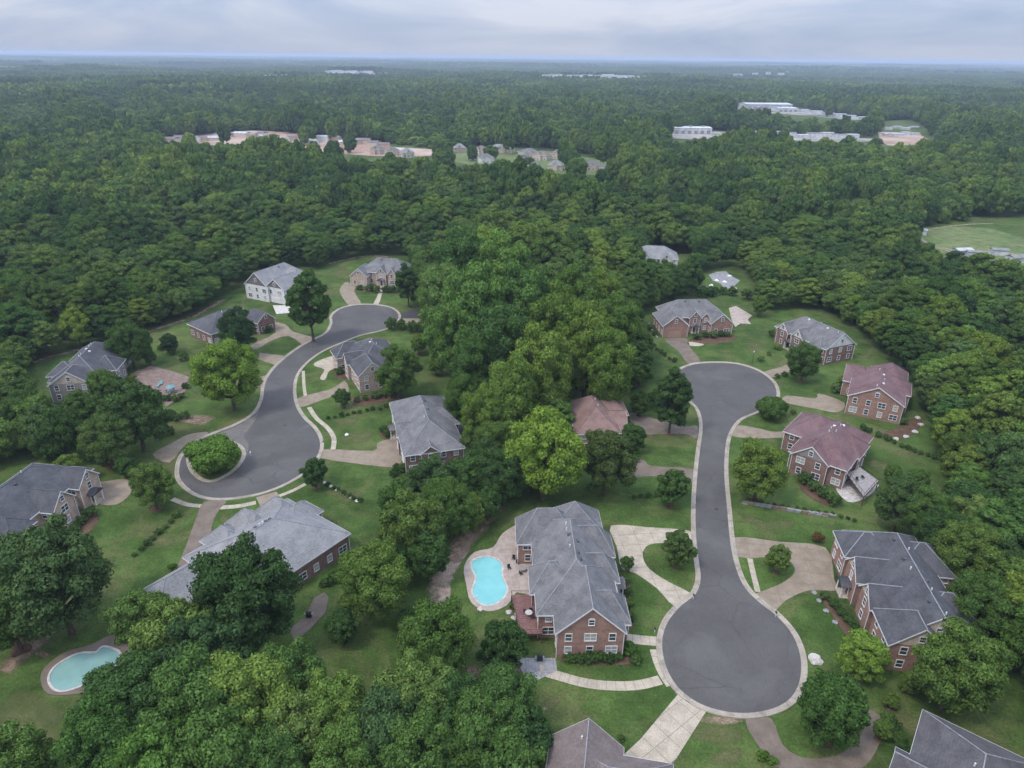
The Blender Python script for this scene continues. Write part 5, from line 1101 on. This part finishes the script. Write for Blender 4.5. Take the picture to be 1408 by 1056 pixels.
HN = ['long grey-roofed house', 'long dark-roofed house', 'raised-deck house', 'broad-gabled maroon house', 'wide-hipped house', 'double-garage house', 'half-hidden house', 'rust-roofed house', 'square grey-roofed house', 'cream-gabled house', 'oval-windowed house', 'white-walled house', 'low dark-roofed house', 'grey-sided house', 'dark blue roofed house', 'pale-roofed house', 'brown-roofed house', 'grey-brown roofed house']
def near_house(x, y): return HN[min(range(len(HS)), key=lambda k: (HS[k][0]-x)**2 + (HS[k][1]-y)**2)]
def tone(t): b_ = t[1]; return 'bright' if b_ > 1.12 else 'mid-green' if b_ > .92 else 'dark'
for f, dz, i in order[:NIND]:
    u, v, _ = proj((X1[i], Y1[i], 10)); lb, gp = zone(X1[i], Y1[i], u, v); used.add(i)
    kind = 'oval' if rnd.random() < .6 and dome[i] < .3 else 'round'; R0 = KIND[kind][0]; H0 = 17 if kind == 'oval' else 13; s = rad[i]/R0
    b = rnd.uniform(.75, 1.15)*(1.0 + .45*dome[i]); tint = (b*rnd.uniform(.9, 1.08), b, b*rnd.uniform(.8, 1.05))
    hh_ = ht[i]; lb = '%s %s %s of the %s nearest the %s' % ('tall' if hh_ > 20 else 'short' if hh_ < 15.5 else 'medium', tone(tint), 'narrow tree' if kind == 'oval' else 'broad tree', {'c': 'central wood', 'r': 'right-hand wood', 'd': 'back wood', 'l': 'left-hand wood'}['c' if 'central' in lb else 'r' if 'dense' in lb else 'd' if 'double' in lb else 'l'], near_house(X1[i], Y1[i]))
    tree(X1[i], Y1[i], s, kind, rnd.uniform(0, 6.28), 'woodland_tree', lb, 'tree', gp, tint, ht[i]/(H0*s))
rest = np.array([i for i in range(len(X1)) if i not in used])
def gn_forest(name, X, Y, Z, S, SZ, meshes, label):
    """one object: points carrying a scale, crowns instanced on them"""
    cl = bpy.data.collections.new(name + '_kinds')
    for i, me in enumerate(meshes): cl.objects.link(bpy.data.objects.new('%s_kind_%02d' % (name, i), me))
    n = len(X); me = bpy.data.meshes.new(name); me.vertices.add(n); me.vertices.foreach_set('co', np.stack([X, Y, Z], 1).astype(np.float32).ravel())
    at = me.attributes.new('sc', 'FLOAT_VECTOR', 'POINT'); at.data.foreach_set('vector', np.stack([S, S, SZ], 1).astype(np.float32).ravel())
    at = me.attributes.new('rz', 'FLOAT_VECTOR', 'POINT'); rz = np.zeros((n, 3), np.float32); rz[:, 2] = g.uniform(0, 6.28, n); at.data.foreach_set('vector', rz.ravel())
    at = me.attributes.new('ix', 'INT', 'POINT'); at.data.foreach_set('value', g.integers(0, len(meshes), n).astype(np.int32))
    me.update(); o = link_mesh(name, me)
    ng = bpy.data.node_groups.new(name, 'GeometryNodeTree'); ng.interface.new_socket('Geometry', in_out='INPUT', socket_type='NodeSocketGeometry'); ng.interface.new_socket('Geometry', in_out='OUTPUT', socket_type='NodeSocketGeometry')
    N = ng.nodes; Lk = ng.links; gi = N.new('NodeGroupInput'); go = N.new('NodeGroupOutput')
    ci = N.new('GeometryNodeCollectionInfo'); ci.inputs['Collection'].default_value = cl; ci.inputs['Separate Children'].default_value = True; ci.inputs['Reset Children'].default_value = True
    ip = N.new('GeometryNodeInstanceOnPoints'); ip.inputs['Pick Instance'].default_value = True
    def attr(nm, ty):
        a = N.new('GeometryNodeInputNamedAttribute'); a.data_type = ty; a.inputs['Name'].default_value = nm; return a.outputs['Attribute']
    Lk.new(gi.outputs[0], ip.inputs['Points']); Lk.new(ci.outputs[0], ip.inputs['Instance']); Lk.new(attr('ix', 'INT'), ip.inputs['Instance Index'])
    e2r = N.new('FunctionNodeEulerToRotation'); Lk.new(attr('rz', 'FLOAT_VECTOR'), e2r.inputs[0]); Lk.new(e2r.outputs[0], ip.inputs['Rotation']); Lk.new(attr('sc', 'FLOAT_VECTOR'), ip.inputs['Scale'])
    Lk.new(ip.outputs[0], go.inputs[0])
    md = o.modifiers.new('scatter', 'NODES'); md.node_group = ng
    return tag(o, label, 'forest', kind='stuff')
nearm = [m for m, _ in NEAR['oval'][:2]] + [crown_mesh('dome' if i % 2 else 'tall', 610+i, 17000, .28) for i in range(4)]
S1 = rad[rest]/4.6; gn_forest('woodland', X1[rest], Y1[rest], hgt(X1[rest], Y1[rest]), S1, ht[rest]/15.5, nearm, 'dense broadleaf woodland surrounding the two streets')
X2, Y2 = place_forest(10.8, 420, 800); n = len(X2)
gn_forest('woodland', X2, Y2, hgt(X2, Y2) - 4, (5.8+3.2*(q2 := g.random(n))**1.3)/4.8, (14+5*q2+4*g.random(n)+relief(X2, Y2)+2.5*np.sin(X2/60)*np.cos(Y2/80))/10.4, [crown_mesh('dome' if i % 2 else 'tall', 620+i, 6500, .46) for i in range(7)], 'broadleaf forest in the middle distance')
X3, Y3 = place_forest(12.0, 800, 1700); n = len(X3)
gn_forest('woodland', X3, Y3, hgt(X3, Y3) - 4, (6.4+3.6*(q3 := g.random(n))**1.3)/4.8, (14+6*q3+4*g.random(n)+1.3*relief(X3*.7, Y3*.6)+3*np.sin(X3/90)*np.cos(Y3/130))/10.4, [crown_mesh('dome' if i % 3 else 'tall', 640+i, 1700, .85) for i in range(6)], 'hazy forest beyond the construction site and warehouses')
def canopy_patch(size, sp, n, cs, seed):
    gg = np.random.default_rng(seed); Vs, Fs, o_ = [], [], 0; base = []
    for i in range(4):
        r_ = random.Random(seed*7+i); lobes = [((r_.uniform(-.55, .55)*5, r_.uniform(-.55, .55)*5, r_.uniform(9, 15)), r_.uniform(1.8, 3.2)) for _ in range(7)]; base.append(cards(lobes, n, cs, seed*9+i))
    for x in np.arange(-size/2, size/2, sp):
        for y in np.arange(-size/2, size/2, sp):
            V, F = base[gg.integers(4)]; a = gg.uniform(0, 6.28); s = gg.uniform(.8, 1.25)*sp/9.5; h_ = gg.uniform(.62, 1.45)
            c_, s_ = math.cos(a)*s, math.sin(a)*s
            W = np.stack([V[:, 0]*c_-V[:, 1]*s_ + x + gg.uniform(-.4, .4)*sp, V[:, 0]*s_+V[:, 1]*c_ + y + gg.uniform(-.4, .4)*sp, V[:, 2]*h_], 1)
            Vs.append(W); Fs.append(F + o_); o_ += len(V)
    me = bpy.data.meshes.new('canopy'); me.from_pydata(np.concatenate(Vs).tolist(), [], np.concatenate(Fs).tolist()); me.materials.append(M['leaf']); me.update(); return me
def patches(size, d0, d1, meshes, label):
    xs = np.arange(-d1, d1, size); ys = np.arange(0, d1, size); X, Y = np.meshgrid(xs, ys); X, Y = X.ravel(), Y.ravel(); d = np.hypot(X, Y)
    k = (d >= d0) & (d < d1) & (np.abs(X) < np.tan(R(46))*Y + size)
    for fx, fy, fr in FLAT[6:]: k &= ~((((X-fx)/fr)**2 + ((Y-fy+60)/(fr*.55))**2) < .6)
    X, Y = X[k], Y[k]; n = len(X); gn_forest('woodland', X, Y, hgt(X, Y), np.full(n, 1.12), 1.0 + .3*g.random(n), meshes, label)
patches(110, 1700, 6000, [canopy_patch(110, 12.5, 60, 2.0, 700+i) for i in range(7)], 'continuous forest canopy stretching into the haze')
patches(300, 6000, 23500, [canopy_patch(300, 24, 26, 6.0, 720+i) for i in range(4)], 'far blue forest along the horizon')

# ------------------------------------------------------------------ haze: the air itself
hz = MB().box(-26000, -2500, -42, 26000, 26000, 104).build('haze', None)
hz.data.materials.clear(); m, t = new_mat('haze'); N = NT(t)
v = N.n('ShaderNodeVolumePrincipled', {'Color': (0.70, 0.82, 1.0, 1), 'Density': 0.000115, 'Anisotropy': 0.1}); o = N.n('ShaderNodeOutputMaterial'); t.links.new(v.outputs[0], o.inputs['Volume'])
hz.data.materials.append(m); tag(hz, 'thin blue summer haze over the forest', 'haze', kind='stuff')
